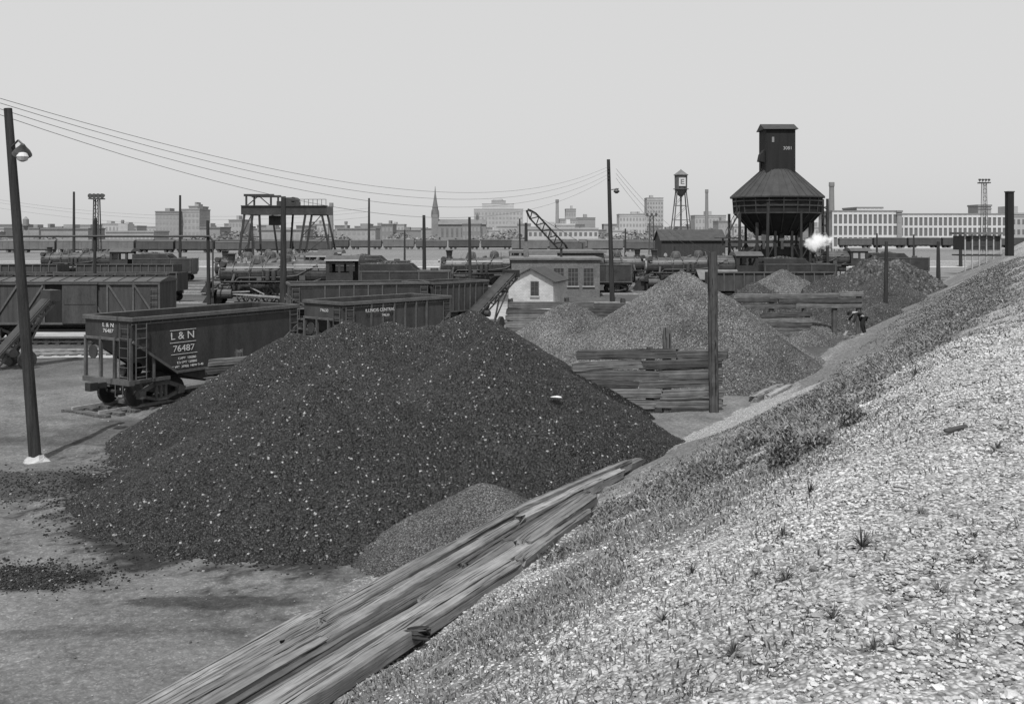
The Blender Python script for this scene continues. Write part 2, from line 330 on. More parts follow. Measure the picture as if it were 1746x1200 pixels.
def bush(x,y,z,rx,rz,nl):
    a=rng.random(nl)*6.28; q=rng.random(nl)**.5; hz=rng.random(nl); rr=q*rx*np.sqrt(1-hz*hz*.9)*(.6+.8*vn(np.cos(a)*2+x,np.sin(a)*2,.7,3))
    o=blades('bush',np.cos(a)*rr,np.sin(a)*rr,hz*rz*(.4+.9*rng.random(nl)),.02+.05*rng.random(nl),np.full(nl,.020),.07+.18*rng.random(nl)*(.4+hz),m_blade,1.8)
    o.location=(x,y,z-.03); tag(o,'small leafy bush growing on the slope','bush','bushes on the slope')
for u,v,rx,rz,nl in ((1342,790,.24,.34,800),(1395,765,.2,.18,400),(1455,722,.2,.2,400),(1290,765,.22,.18,400)):
    bush(*hit(u,v),rx,rz,nl)
x,y,z=hit(1632,738); o=ob('wood_scrap',MB().beam((-.11,0,0),(.11,.05,.03),.05,.035),m_wood2,None,(x,y,z+.01),bev=.01); tag(o,'dark sliver of rotten wood in gravel','wood scrap')
# ---------------------------------------------------------------- piles
def pile(name,peaks,mat,label,cat='coal pile',step=.06,rough=.03,low=.25,group='coal piles',seed=0,k=7.):
    x0=min(p[0]-p[2]/p[3] for p in peaks)-.5;x1=max(p[0]+p[2]/p[3] for p in peaks)+.5
    y0=min(p[1]-p[2]/p[3] for p in peaks)-.5;y1=max(p[1]+p[2]/p[3] for p in peaks)+.5
    def zf(X,Y):
        wx=X+(fbm(X,Y,2.5,seed+100)-.5)*low*2.4; wy=Y+(fbm(X,Y,2.5,seed+110)-.5)*low*2.4
        a=0
        for (px,py,h,s) in peaks:
            r=np.hypot(wx-px,wy-py); zz=h-s*(np.sqrt(r*r+.06)-.2); a=a+np.exp(k*np.maximum(zz,-1))
        z=np.log(a)/k
        z=z+(fbm(X,Y,.9,seed+120)-.5)*.15+(fbm(X,Y,.25,seed+130)-.5)*rough*1.6+(rng.random(X.shape)-.5)*rough*2
        return z-.03
    o=grid(name,np.arange(x0,x1,step),np.arange(y0,y1,step),zf,mat,clip=-.22); return tag(o,label,cat,group)
pile('coal_pile',[(-.45,27.2,3.5,.63),(-1.9,29.5,2.7,.6),(-2.6,32.2,3.2,.58),(-3.8,32.2,3.3,.58),(-1.5,34.,3.55,.6),(-5.0,31.6,3.4,.58),(-6.5,30.8,3.1,.58),(-7.3,29.4,2.2,.55),(-4.5,24.4,2.6,.47),(-3.4,24.0,2.35,.45),(-5.6,24.0,2.1,.5)],m_coal,'huge dark heap of broken coal with several peaks',step=.045,rough=.026,seed=1,k=9.)
pile('coal_pile',[(-.55,20.15,1.12,.56),(-1.4,19.4,.85,.5)],m_coalfine,'small grey mound of fine coal against timbers',step=.035,rough=.012,seed=5,low=.08)
pile('coal_pile',[(2.75,47.5,2.95,.62)],m_slack,'grey conical heap of fine coal by plank wall',step=.1,rough=.03,seed=11)
pile('coal_pile',[(7.6,45,4.5,.68),(5.2,43.8,2.5,.65),(9.2,44.8,3.4,.68)],m_slack,'tall grey conical heap of small coal',step=.08,rough=.03,seed=15)
pile('coal_pile',[(8.7,42.9,3.6,.70)],m_slack2,'darker coal heap merging with a taller one',step=.08,rough=.03,seed=19)
pile('coal_pile',[(20.7,76,3.5,.6),(18.6,74,2.7,.6)],m_slack,'pale grey heap of crushed coal behind fence',step=.15,rough=.06,seed=23)
pile('coal_pile',[(23.4,73,3.2,.62)],m_slack3,'dark cone of coal behind plank fence',step=.14,rough=.05,seed=27)
pile('coal_pile',[(17.2,70,2.8,.6)],m_slack3,'low dark coal heap behind plank fence',step=.14,rough=.05,seed=31)
pile('coal_pile',[(34.5,95,4.1,.7),(37.5,97,3.8,.7),(40,99,2.9,.7)],m_lump,'rough heap of large coal lumps by the embankment',step=.3,rough=.25,seed=35)
pile('coal_pile',[(30.6,82,2.9,.6)],m_slack3,'dark coal cone beside the embankment',step=.15,rough=.05,seed=39)
pile('coal_pile',[(24.5,66.5,1.7,.45),(22.5,65,1.3,.4)],m_slack3,'low spread of dark coal by a post',step=.12,rough=.05,seed=43)
pile('coal_pile',[(18.0,60.5,1.1,.5),(16.6,56,.8,.5)],m_slack2,'small dark coal heap near the bank foot',step=.1,rough=.04,seed=47)
n=11000; an=rng.random(n)*6.28; rr=np.abs(rng.normal(0,1,n))*.10+.88
Xr=-4.2+6.7*rr*np.cos(an); Yr=25.6+6.8*rr*np.sin(an)
n2=3000; Xr=np.concatenate([Xr,rng.normal(-8.9,.8,n2),rng.normal(-12,1.3,n2//2)]);Yr=np.concatenate([Yr,rng.normal(17.8,.38,n2),rng.normal(24.3,.8,n2//2)])
k=(Xr<Xb(Yr))&(Yr>13)&(Yr<40)&(Xr>-16); Xr,Yr=Xr[k],Yr[k]; sz=.010+.022*rng.random(len(Xr))**2
o=stones('coal_lumps',np.stack([Xr,Yr,gz(Xr,Yr)+.01],-1),sz,np.full(len(Xr),.03),m_coal); tag(o,'scattered small coal lumps on the dirt','coal',kind='stuff')
o=stones('paper_scrap',np.array([[0.,0.,0.]]),np.array([.11]),np.array([.6]),m_stone,.15); o.location=(1.1,24.9,2.05); tag(o,'white scrap lying on the coal heap','scrap')
n=1100; Xr=rng.uniform(-14,-1,n); Yr=rng.uniform(13,33,n); k=Xr<Xb(Yr)-.1; Xr,Yr=Xr[k],Yr[k]
o=stones('pebbles',np.stack([Xr,Yr,gz(Xr,Yr)+.01],-1),.007+.022*rng.random(len(Xr))**3,.07+.24*rng.random(len(Xr)),m_stone); tag(o,'pebbles scattered on yard dirt','pebbles',kind='stuff')
# ---------------------------------------------------------------- timbers
def timber(par,name,p,q,w,h,mat,jit=.012,label=None,bw=.04):
    p=Vector(p);q=Vector(q); L=(q-p).length; ns=max(3,int(L/.25)); c=.22
    prof=[(-1+c,-1),(1-c,-1),(1,-1+c),(1,1-c),(.35,1),(.25,.86),(.15,1),(-.4,.96),(-1+c,1),(-1,1-c),(-1,-1+c)]; m=len(prof)
    V=[];f=[]; bow=R(-bw,bw); oj=[(R(-1,1)*jit*.8,R(-1,1)*jit*.8) for _ in range(m)]
    for i in range(ns+1):
        t=i/ns; tw=R(-.02,.02); er=(.9 if i in (0,ns) else 1.)
        for j,(a,b) in enumerate(prof): V.append((t*L+ (R(-.09,.09) if i in(0,ns) else 0),(a*er+tw*b)*w/2+R(-1,1)*jit*.5+oj[j][0]+bow*math.sin(t*3.1),(b*er+tw*a)*h/2+R(-1,1)*jit*.5+oj[j][1]))
    for i in range(ns):
        for j in range(m): f.append((i*m+j,i*m+(j+1)%m,(i+1)*m+(j+1)%m,(i+1)*m+j))
    f+=[tuple(range(m))[::-1],tuple(range(ns*m,ns*m+m))]
    mb=MB(); mb.add(V,f); o=ob(name,mb,mat,par); d=(q-p).normalized()
    y=Vector((0,0,1)).cross(d); y=(y if y.length>.01 else Vector((0,1,0))).normalized(); z=d.cross(y)
    mm=Matrix((d,y,z)).transposed().to_4x4(); mm.translation=p; o.matrix_local=mm
    if label:o['label']=label
    return o
wall=root('timber_retaining_wall',(0,0,0),0,'stepped retaining wall of weathered timbers along bank','retaining wall')
def ep(d,Y,dz): 
    x=float(Xb(Y))+d; return (x,Y,max(0.,1.55/4.3*d)+dz)
ds=[.3,.54,.78,1.02,1.27,1.52,1.78,2.03,2.27,2.52,2.78,3.03,3.28,3.55,3.8,4.06,4.32]
yes=[27,26.2,25.5,25,24,23.2,22.4,21.6,20.8,20,19.2,18.6,18,17.4,17,16.4,15.9]
for k,(d,yend) in enumerate(zip(ds,yes)):
    Y=8.2+R(0,1.2)-d*.15; step=(.10 if k in (5,9,14,15) else 0)
    while Y<yend-1:
        L=R(3.5,6.5); Y2=min(Y+L,yend); 
        dd=d+R(-.03,.03); z=.10+R(-.05,.04)+step
        if R(0,1)<.95: timber(wall,'timber',ep(dd,Y,z),ep(dd+R(-.07,.07),Y2-.02,z+R(-.04,.04)),R(.19,.27),R(.18,.26),m_wood if R(0,1)<.93 else m_wood2,.013,bw=.025)
        Y=Y2+R(0,.08)
for d,Y in ((3.3,15.4),(4.4,10.9)):
    x,y,z=ep(d,Y,.14); timber(wall,'tie_end',(x-.11,y+.05,z),(x+.12,y-.06,z+.04),.14,.12,m_wood2,.015)
w2=root('timber_edging',(0,0,0),0,'fallen timbers edging the foot of the bank','timbers')
for (a,b) in (((9.3,36.2),(12.6,41.5)),((10.,36.4),(13.4,42)),((12.9,42),(15.3,47.5)),((8.7,36),(10.4,38.5)),((13.6,42.6),(16.5,48.5))):
    timber(w2,'timber',(a[0],a[1],.15),(b[0],b[1],.25),.35,.28,m_wood,.02)
def fence(p,q,zs,posts,label,thick=.07,ph=.3,pr=.14,mat=m_plank,phs=None):
    r=root('plank_fence',(p[0],p[1],0),math.atan2(q[1]-p[1],q[0]-p[0]),label,'fence','plank coal bin walls')
    L=math.hypot(q[0]-p[0],q[1]-p[1])
    for i,z in enumerate(zs):
        x=R(-.3,0); 
        while x<L-.3:
            x2=min(L+R(0,.3),x+R(2.2,4.5)); 
            if L-x2<.8: x2=L+R(0,.25)
            timber(r,'plank',(x,-.1+R(-.03,.03),z+R(-.05,.05)),(x2,-.1+R(-.03,.03),z+R(-.06,.06)),thick,ph*R(.85,1.08),mat,.012); x=x2+.01
    for i,t in enumerate(posts):
        ztop=(phs[i] if phs else max(zs)+.35); timber(r,'post',(t*L,.08,-.2),(t*L+.02,.08,ztop),pr*2,pr*2,m_wood2,.015)
    return r
fence((2.35,34.0),(7.15,34.4),[.33,.66,.98,1.31,1.64,1.97],[.02,.5,.62],'weathered plank bin wall between coal heaps',thick=.09,ph=.34,phs=[1.5,2.2,2.85])
fence((-.1,50.5),(5.6,50.5),[.3,.62,.94,1.26,1.58,1.9,2.2,2.5],[.0,.5,1.],'dark plank wall behind a coal heap',ph=.32)
fence((13.2,58.5),(20.7,59.5),[1.9,2.2,2.5],[.0,.28,.55,.8,1.],'plank fence on posts beside coal heaps',ph=.3,thick=.1)
fence((14.3,57.2),(17.2,57.6),[.3,.6,.9,1.2,1.5],[.1,.95],'short low plank bin wall',ph=.3)
fence((-10.6,35.0),(-7.8,37.2),[1.0,1.3,1.6],[.3],'plank wall beside hopper car',ph=.3)
# ---------------------------------------------------------------- poles
def pole(x,y,h,r=.14,lean=(0,0),name='utility_pole',label='tall dark wooden pole standing in rail yard',group='wooden yard poles'):
    ro=root(name,(x,y,-.1),0,label,'pole',group)
    mb=MB().cyl((0,0,0),(lean[0],lean[1],h),r*1.15,r*.75,12); ob('pole_shaft',mb,m_pole,ro)
    return ro
for u,vt,Y,r in ((126,327,205,.28),(162,372,150,.3),(307,333,180,.25),(483,335,80,.26),(629,338,205,.25),(724,367,97,.19),(802,370,82,.14),
    (887,373,190,.18),(897,380,150,.28),(1066,390,200,.2),(1510,412,76,.16),(1600,412,130,.25),(1638,400,190,.3),(1495,398,200,.22),(1558,400,210,.22),(1262,392,118,.13),(1308,345,112,.2),(1366,360,112,.16),(1150,420,130,.15),(560,400,200,.2),(690,392,205,.2),(410,395,215,.2)):
    x=E(u,Y); h=Z(vt,Y)
    pole(x,Y,h+.1,r,lean=(R(-.012,.012)*h,0))
lp=pole(-12.85,26.9,9.6,.14,lean=(-.75,0),name='lamp_pole',label='leaning wooden pole with reflector lamp at top',group=None)
mb=MB().cyl((-.6,-.1,8.55),(-.35,-.25,8.72),.025).cyl((-.35,-.25,8.72),(-.2,-.3,8.6),.025); ob('lamp_bracket',mb,m_black,lp)
mb=MB().lathe([(.05,.28),(.1,.2),(.2,.08),(.25,-.02),(.22,-.02),(.05,.05)],16); o=ob('lamp_shade',mb,m_black,lp,(-.22,-.3,8.36)); o.rotation_euler=(.5,.35,0)
mb=MB().lathe([(.02,.12),(.12,.06),(.16,-.03),(.12,-.13),(.03,-.17)],14); o=ob('lamp_bulb',mb,m_lampg,lp,(-.16,-.4,8.3))
mb=MB(); mb.lathe([(.36,0),(.3,.08),(.18,.18)],9); mb.v=[(x*R(.75,1.25),y*R(.75,1.25),z*R(.6,1.1)) for x,y,z in mb.v]; o=ob('pole_footing',mb,m_paleC,lp,(0,0,.08))
mp=pole(E(1044,90),90,Z(272,90)+.1,.2,lean=(-.35,0),label='tall pole carrying wires and a small lamp',group=None)
mb=MB().cyl((-.1,-.15,Z(322,90)),(.55,-.3,Z(322,90)+.1),.04).lathe([(.06,.3),(.3,.0),(.1,-.18)],12,(.35,-.3,Z(325,90))); ob('lamp',mb,m_black,mp)
for i,vv in enumerate((286,291,298,303)): ob('insulator',MB().cyl((-.35,-.25,Z(vv,90)),(-.35,.1,Z(vv,90)),.07,None,8),m_black,mp)
ps=root('timber_post',(6.9,34.1,0),0,'thick cracked upright timber post at wall end','post'); timber(ps,'post_shaft',(0,0,-.2),(-.05,0,5.45),.30,.28,m_wood2,.025)
def wire(p,q,sag,r=.014,label='thin overhead wire sagging between yard poles',n=40):
    p=Vector(p);q=Vector(q)
    pts=[p.lerp(q,i/n)-Vector((0,0,4*sag*(i/n)*(1-i/n))) for i in range(n+1)]
    o=ob('overhead_wire',MB().path(pts,r,5),m_wire); tag(o,label,'wire','overhead wires')
for i,(va,vb,sg) in enumerate(((168,286,2.5),(176,291,2.7),(186,298,2.9),(196,303,3.3))):
    wire((E(0,29),29,Z(va,29)),(E(1034+i,90),89.8,Z(vb,90)),sg,.010)
for i,(ua,va,ub,vb) in enumerate(((1050,288,1240,440),(1050,296,1235,450),(1050,304,1225,460))):
    wire((E(ua,90),89.8,Z(va,90)),(E(ub,125),125,Z(vb,125)),1.5,.012)
for v0,v1 in ((331,335),(336,341),(345,350)):
    wire((E(-60,205),205,Z(v0,205)),(E(629,205),205,Z(v1+20,205)),3.,.022)
# ---------------------------------------------------------------- rolling stock
def truckparts(par,x,W=2.0,wb=.85,r=.42):
    t=bpy.data.objects.new('truck',None); t.location=(x,0,0); link(t,par)
    mb=MB()
    for s in (-1,1):
        y=s*(W/2+.12); mb.beam((-wb-.2,y,r+.02),(-wb*.35,y,r+.32),.12,.14); mb.beam((wb+.2,y,r+.02),(wb*.35,y,r+.32),.12,.14); mb.beam((-wb*.4,y,r+.33),(wb*.4,y,r+.33),.12,.16)
        mb.beam((-wb,y,r-.05),(-wb*.3,y,r-.22),.12,.1); mb.beam((wb,y,r-.05),(wb*.3,y,r-.22),.12,.1); mb.beam((-wb*.35,y,r-.22),(wb*.35,y,r-.22),.12,.1)
        for k in (-.2,0,.2): mb.cyl((k,y,r-.2),(k,y,r+.28),.06,.06,8)
        for k in (-wb,wb): mb.box(k-.13,k+.13,y-.1,y+.1,r-.13,r+.13)
    mb.box(-.2,.2,-W/2-.1,W/2+.1,r,r+.3); ob('side_frame',mb,m_brace,t)
    for k in (-wb,wb):
        mb=MB()
        for s in (-1,1): mb.cyl((k,s*.74-.06,r),(k,s*.74+.06,r),r,r,20).cyl((k,s*.74-.09,r),(k,s*.74+.09,r),r*.3,r*.3,12)
        mb.cyl((k,-1.1,r),(k,1.1,r),.07); ob('wheel',mb,m_wheel,t)
    return t
def hopper(A,B,W,zt,mat,label,kind=0):
    L=math.hypot(B[0]-A[0],B[1]-A[1]); r=root('hopper_car',(A[0],A[1],.12),math.atan2(B[1]-A[1],B[0]-A[0]),label,'rail hopper car','coal hopper cars')
    zt-=.12; zs=zt-.8; a=L*.24
    prof=[(0,zt),(0,zs),(a,1.06),(L-a,1.06),(L,zs),(L,zt)]
    ob('side_sheet',MB().prism(prof,0,.05),mat,r); ob('side_sheet',MB().prism(prof,W-.05,W),mat,r)
    mb=MB(); mb.prism([(.05,zs+.02),(.05,zs-.05),(a*1.15,.95),(L/2-.5,.55),(L/2,1.25),(L/2+.5,.55),(L-a*1.15,.95),(L-.05,zs-.05),(L-.05,zs+.02),(L-a*1.1,1.1),(L/2,1.5),(a*1.1,1.1)],.06,W-.06); 
    mb.box(.0,.05,.05,W-.05,zs,zt); mb.box(L-.05,L,.05,W-.05,zs,zt); ob('slope_sheet',mb,mat,r)
    mb=MB(); mb.box(-.07,L+.07,-.09,.0,zt-.13,zt+.02); mb.box(-.07,L+.07,W,W+.09,zt-.13,zt+.02); mb.box(-.07,-.002,-.0,W,zt-.13,zt+.02); mb.box(L+.002,L+.07,0,W,zt-.13,zt+.02)
    mb.box(-.04,L+.04,-.03,0,zt-.26,zt-.2); mb.box(-.06,-.002,0,W,zs-.02,zs+.08); ob('top_rim',mb,m_brace,r,bev=.012)
    mb=MB(); xs=[a+(L-2*a)*i/5 for i in range(6)]
    for x in (xs if kind else []): mb.box(x-.04,x+.04,-.07,-.002,1.06,zt-.13)
    mb.box(a,L-a,-.05,-.002,1.04,1.12); mb.beam((0,-.03,zs-.02),(a,-.03,1.06),.06,.09); mb.beam((L,-.03,zs-.02),(L-a,-.03,1.06),.06,.09)
    for x in [L*(i+.5)/16 for i in range(16)]: mb.box(x-.02,x+.02,-.02,-.001,zt-.2,zt-.13)
    ob('side_rib',mb,m_brace,r)
    for x in (-.02,L+.02):
        for y in (.06,W*.35,W*.65,W-.06): ob('end_post',MB().beam((x,y,.95),(x,y,zs+.1),.1),m_brace,r)
    for x in (.9,L-.9): ob('side_post',MB().beam((x,.04,.95),(x,.04,zs-.5),.08),m_brace,r)
    def lad(x0,x1,y0,y1):
        mb=MB()
        for i in range(6): mb.cyl((x0,y0,1.1+i*.33),(x1,y1,1.1+i*.33),.016,.016,6)
        mb.cyl((x0,y0,1.0),(x0,y0,zt-.2),.02,.02,6); mb.cyl((x1,y1,1.0),(x1,y1,zt-.2),.02,.02,6); ob('ladder',mb,m_brace,r)
    lad(.08,.5,-.1,-.1); lad(L-.5,L-.08,-.1,-.1); lad(-.1,-.1,.1,.55)
    mb=MB(); mb.box(-.1,L+.1,W/2-.2,W/2+.2,.72,.98); mb.box(-.12,.1,0,W,.82,1.0); mb.box(L-.1,L+.12,0,W,.82,1.0); mb.box(.1,1.6,.02,.16,.86,.98); mb.box(L-1.6,L-.1,.02,.16,.86,.98)
    ob('underframe',mb,m_brace,r); ob('air_tank',MB().cyl((.55,W/2,1.2),(1.25,W/2,1.2),.2),m_black,r)
    for s,x in ((-1,-.12),(1,L+.12)): ob('coupler',MB().beam((x,W/2,.78),(x+s*.45,W/2,.78),.16,.18).box(min(x+s*.4,x+s*.7),max(x+s*.4,x+s*.7),W/2-.16,W/2+.13,.64,.92),m_black,r)
    mb=MB(); mb.cyl((-.18,W*.72,1.9),(-.22,W*.72,1.9),.24,.24,16).cyl((-.1,W*.72,1.9),(-.2,W*.72,1.9),.03); ob('brake_wheel',mb,m_black,r)
    ob('step_iron',MB().path([(-.3,.1,.85),(-.3,.1,.45),(-.3,.5,.45),(-.3,.5,.85)],.02),m_brace,r)
    for x in (1.35,L-1.35):
        t=truckparts(r,x,1.9,.82,.42); t.location=(x,W/2,0)
    return r,L,zt
RX=(math.pi/2,0,0)
A=(-12.95,34.);B=(-8.75,40.6)
hp,L,zt=hopper(A,B,2.6,3.25,m_hop,'dark open-top coal hopper car with white lettering')
text('lettering','L & N',.38,hp,(2.1,-.012,2.36),RX,sx=1.15)
text('lettering','76487',.32,hp,(2.15,-.012,1.90),RX,sx=1.2)
mb=MB().box(1.55,2.7,-.014,-.008,2.56,2.58); ob('lettering_bar',mb,m_white,hp); ob('lettering_bar',MB().box(1.55,2.7,-.014,-.008,2.12,2.14),m_white,hp); ob('lettering_bar',MB().box(1.6,2.75,-.014,-.008,1.70,1.72),m_white,hp)
for i,s in enumerate(('CAPY  100000','LD LMT 128800','LT WT  39900  NEW 9-48')): text('data_lettering',s,.12,hp,(2.3,-.012,1.55-i*.15),RX,sx=1.1)
RE=(math.pi/2,0,-math.pi/2)
text('end_lettering','L & N',.2,hp,(-.012,1.3,zt-.3),RE,sx=1.3); text('end_lettering','76487',.18,hp,(-.012,1.3,zt-.5),RE,sx=1.3)
h2,L,zt=hopper((-7.2,42.5),(-2.95,47.2),2.75,3.2,m_hop2,'open-top coal hopper car lettered ILLINOIS CENTRAL',1)
text('lettering','ILLINOIS CENTRAL',.2,h2,(2.0,-.075,2.66),RX,sx=1.0); text('lettering','74630',.15,h2,(2.3,-.075,2.42),RX,sx=1.2)
text('end_lettering','74630',.18,h2,(-.012,1.3,zt-.4),RE,sx=1.3)
h3,L,zt=hopper((-13.2,59.5),(-5.2,62),2.8,3.15,m_hop,'dark empty coal hopper car on back track',1)
h4,L,zt=hopper((-4.9,62.2),(-1.6,66),2.8,3.1,m_hop2,'rusty coal hopper car coupled on back track',1)
def boxcar(x,y,rz,Lc,label,mat=m_box):
    r=root('boxcar',(x,y,.12),rz,label,'boxcar','boxcars in the yard'); W=2.8; z0=1.05;z1=3.35
    ob('body',MB().box(0,Lc,0,W,z0,z1),mat,r)
    mb=MB().prismx([(-.1,z1),(W+.1,z1),(W+.1,z1+.06),(W/2,z1+.28),(-.1,z1+.06)],-.05,Lc+.05); 
    for i in range(int(Lc/.8)): mb.prismx([(-.11,z1+.07),(-.11,z1+.1),(W/2,z1+.32),(W+.11,z1+.1),(W+.11,z1+.07),(W/2,z1+.29)],i*.8+.3,i*.8+.34)
    ob('roof',mb,m_boxroof,r); ob('roof_walk',MB().box(0,Lc,W/2-.25,W/2+.25,z1+.36,z1+.40),m_plank,r)
    ob('doorway',MB().box(Lc/2-.95,Lc/2+.0,-.02,-.004,z0+.12,z1-.14),m_tower,r)  # dark panel on the solid body, painting the shade inside an open doorway
    ob('door',MB().box(Lc/2+.0,Lc/2+1.9,-.15,-.09,z0+.05,z1-.1).box(Lc/2+.1,Lc/2+1.8,-.17,-.15,z0+1.1,z0+1.18),m_hop2,r)
    ribs=MB(); n=3
    for s in (0,1):
        x0=0.04 if s==0 else Lc/2+1.02; x1=Lc/2-1.02 if s==0 else Lc-.04; w=(x1-x0)/n
        for i in range(n+1): ribs.box(x0+i*w-.05,x0+i*w+.05,-.075,-.002,z0,z1)
        for i in range(n):
            a,b=(x0+i*w,x0+(i+1)*w); 
            if (s==0): a,b=b,a
            ribs.beam((a,-.04,z1-.06),(b,-.04,z0+.08),.06,.1)
    ribs.box(0,Lc,-.085,-.003,z1-.12,z1-.02); ribs.box(0,Lc,-.085,-.003,z0-.02,z0+.1); ribs.box(Lc/2-1.1,Lc/2+1.95,-.2,-.085,z1-.09,z1-.03)
    ob('brace',ribs,m_brace,r)
    for x0 in (.1,Lc-.5):
        mb=MB().cyl((x0,-.12,z0),(x0,-.12,z1-.2),.015,None,6).cyl((x0+.4,-.12,z0),(x0+.4,-.12,z1-.2),.015,None,6)
        for i in range(6): mb.cyl((x0,-.12,z0+.1+i*.36),(x0+.4,-.12,z0+.1+i*.36),.015,.015,6)
        ob('ladder',mb,m_black,r)
    ob('underframe',MB().box(0,Lc,W/2-.2,W/2+.2,.75,1.03).box(Lc*.3,Lc*.7,.2,W-.2,.6,.76).box(0,.2,0,W,.85,1.03).box(Lc-.2,Lc,0,W,.85,1.03),m_black,r)
    for xx in (1.5,Lc-1.5): t=truckparts(r,xx,1.9,.82,.42); t.location=(xx,W/2,0)
    return r
bc=boxcar(-30.0,54.8,.015,10.6,'weathered wooden boxcar with diagonal braces and door',m_box)
copytree(bc,(-41.4,54.6,.12),.015)
copytree(bc,(-62,96,.12),0.0,'weathered boxcar standing in far rail yard'); 
def gondola(x,y,rz,Lg,label,ht=1.3):
    r=root('gondola_car',(x,y,.12),rz,label,'gondola car','gondola cars'); W=2.8
    mb=MB().box(0,Lg,0,.07,1,1+ht).box(0,Lg,W-.07,W,1,1+ht).box(0,.07,.07,W-.07,1,1+ht).box(Lg-.07,Lg,.07,W-.07,1,1+ht).box(.07,Lg-.07,.07,W-.07,1.0,1.1); ob('body',mb,m_hop2,r)
    mb=MB(); 
    for i in range(13): xx=.1+i*(Lg-.2)/12; mb.box(xx-.05,xx+.05,-.1,-.002,1,1+ht)
    mb.box(0,Lg,-.12,-.002,1+ht-.02,1+ht+.08); ob('side_rib',mb,m_brace,r)
    ob('underframe',MB().box(0,Lg,W/2-.2,W/2+.2,.72,.98),m_black,r)
    for xx in (1.5,Lg-1.5): t=truckparts(r,xx,1.9,.82,.42); t.location=(xx,W/2,0)
    return r
go=gondola(E(1215,88),88,.05,11,'rusty low gondola car beside locomotives',1.6)
for x,y in ((-52,88),(-40.5,88),(-62,112),(-49,112)): copytree(go,(x,y,.12),0.,'low gondola car standing in rail yard')
def loco(x,y,flip,num,label,tender=True):
    r=root('steam_locomotive',(x,y,.12),math.pi if flip else 0,label,'steam locomotive','steam locomotives')
    W=1.5
    mb=MB(); mb.cyl((1.2,0,2.65),(3.6,0,2.65),.88,.88,24).cyl((3.6,0,2.68),(7.5,0,2.72),.9,.98,24).cyl((7.5,0,2.72),(10.4,0,2.7),1.05,1.05,24).cyl((1.05,0,2.65),(1.2,0,2.65),.78,.88,24)
    for xx in (2.2,3.6,4.9,6.2,7.5,8.8): mb.cyl((xx,0,2.7),(xx+.07,0,2.7),1.09 if xx>7 else .98,None,24)
    ob('boiler',mb,m_jacket,r)
    ob('smokebox_door',MB().cyl((.92,0,2.65),(1.05,0,2.65),.5,.6,20),m_rod,r); ob('headlight',MB().cyl((.75,0,3.25),(.95,0,3.25),.16,.16,12),m_rod,r)
    ob('smokestack',MB().lathe([(.36,0),(.3,.15),(.27,.35),(.34,.85),(.4,.88),(.4,.95),(.28,.95)],16,(1.9,0,3.4)),m_black,r)
    ob('sand_dome',MB().lathe([(.55,0),(.5,.35),(.42,.6),(.2,.72)],16,(4.2,0,3.5)),m_jacket,r)
    ob('steam_dome',MB().lathe([(.5,0),(.47,.35),(.4,.58),(.2,.7)],16,(6.6,0,3.6)),m_jacket,r)
    ob('bell',MB().lathe([(.2,0),(.15,.22),(.06,.3)],12,(3.1,0,3.7)).beam((3.1,-.25,3.5),(3.1,-.25,4.0),.06).beam((3.1,.25,3.5),(3.1,.25,4.0),.06).beam((3.1,-.25,4.0),(3.1,.25,4.0),.05),m_rod,r)
    ob('feedwater_heater',MB().cyl((1.35,-1.0,3.45),(1.35,1.0,3.45),.26,None,14),m_jacket,r)
    pp=MB()
    for s in (-1,1):
        pp.path([(4.0,s*.4,4.0),(3.8,s*.95,3.2),(3.7,s*1.05,2.1)],.035); pp.path([(4.5,s*.4,4.0),(4.8,s*.95,3.2),(4.9,s*1.05,2.1)],.035)
        pp.path([(6.6,s*.5,3.9),(6.2,s*1.0,3.1),(5.4,s*1.08,3.0)],.05); pp.path([(9.5,s*1.0,3.4),(7.8,s*1.1,2.5),(6.5,s*1.1,2.35),(2.8,s*1.05,2.3),(2.0,s*1.1,1.5)],.06)
        pp.path([(10.2,s*1.12,3.3),(5.2,s*1.02,3.35),(3.2,s*.95,3.3)],.03); pp.path([(9.8,s*1.1,2.2),(8,s*1.2,1.6),(3,s*1.2,1.55)],.04)
        pp.path([(2.4,s*.9,2.6),(2.3,s*1.2,2.0),(1.9,s*1.25,1.4)],.11)
        pp.path([(7.3,s*.8,3.55),(7.3,s*.4,4.0),(7.3,s*.1,4.15)],.04); pp.box(8.0,8.5,s*1.1-.12,s*1.1+.12,2.1,2.5); pp.box(4.4,4.8,s*1.2-.1,s*1.2+.1,2.05,2.4)
        for xx in (2.6,3.4,5.4,6.4,7.4,8.6,9.6): pp.cyl((xx,s*1.04,3.0),(xx,s*1.14,3.02),.05,None,6)
        for xx in (1.6,3,4.5,6,7.8,9.5): pp.beam((xx,s*.9,2.1),(xx,s*1.45,1.85),.06)
    pp.cyl((8.2,0,3.7),(8.2,0,4.15),.08).cyl((8.6,.2,3.7),(8.6,.2,4.05),.06).cyl((9.3,-.3,3.6),(9.3,.3,3.9),.15).cyl((5.4,-.2,3.6),(5.8,-.2,3.75),.12)
    ob('piping',pp,m_brace,r)
    c=MB().box(10.3,12.6,-W,-W+.05,1.75,2.75).box(10.3,12.6,W-.05,W,1.75,2.75)
    for s in (-1,1):
        y0,y1=(-W,-W+.05) if s<0 else (W-.05,W)
        for a,b2 in ((10.3,10.6),(11.35,11.55),(12.3,12.6)): c.box(a,b2,y0,y1,2.75,3.5)
        c.box(10.3,12.6,y0,y1,3.5,3.8)
    c.box(10.3,10.35,-W+.05,W-.05,1.75,3.8); ob('cab',c,m_black,r)
    ob('cab_roof',MB().prismx([(-W-.15,3.75),(W+.15,3.75),(W+.1,3.85),(.7,4.18),(-.7,4.18),(-W-.1,3.85)],10.2,13.1),m_jacket,r)
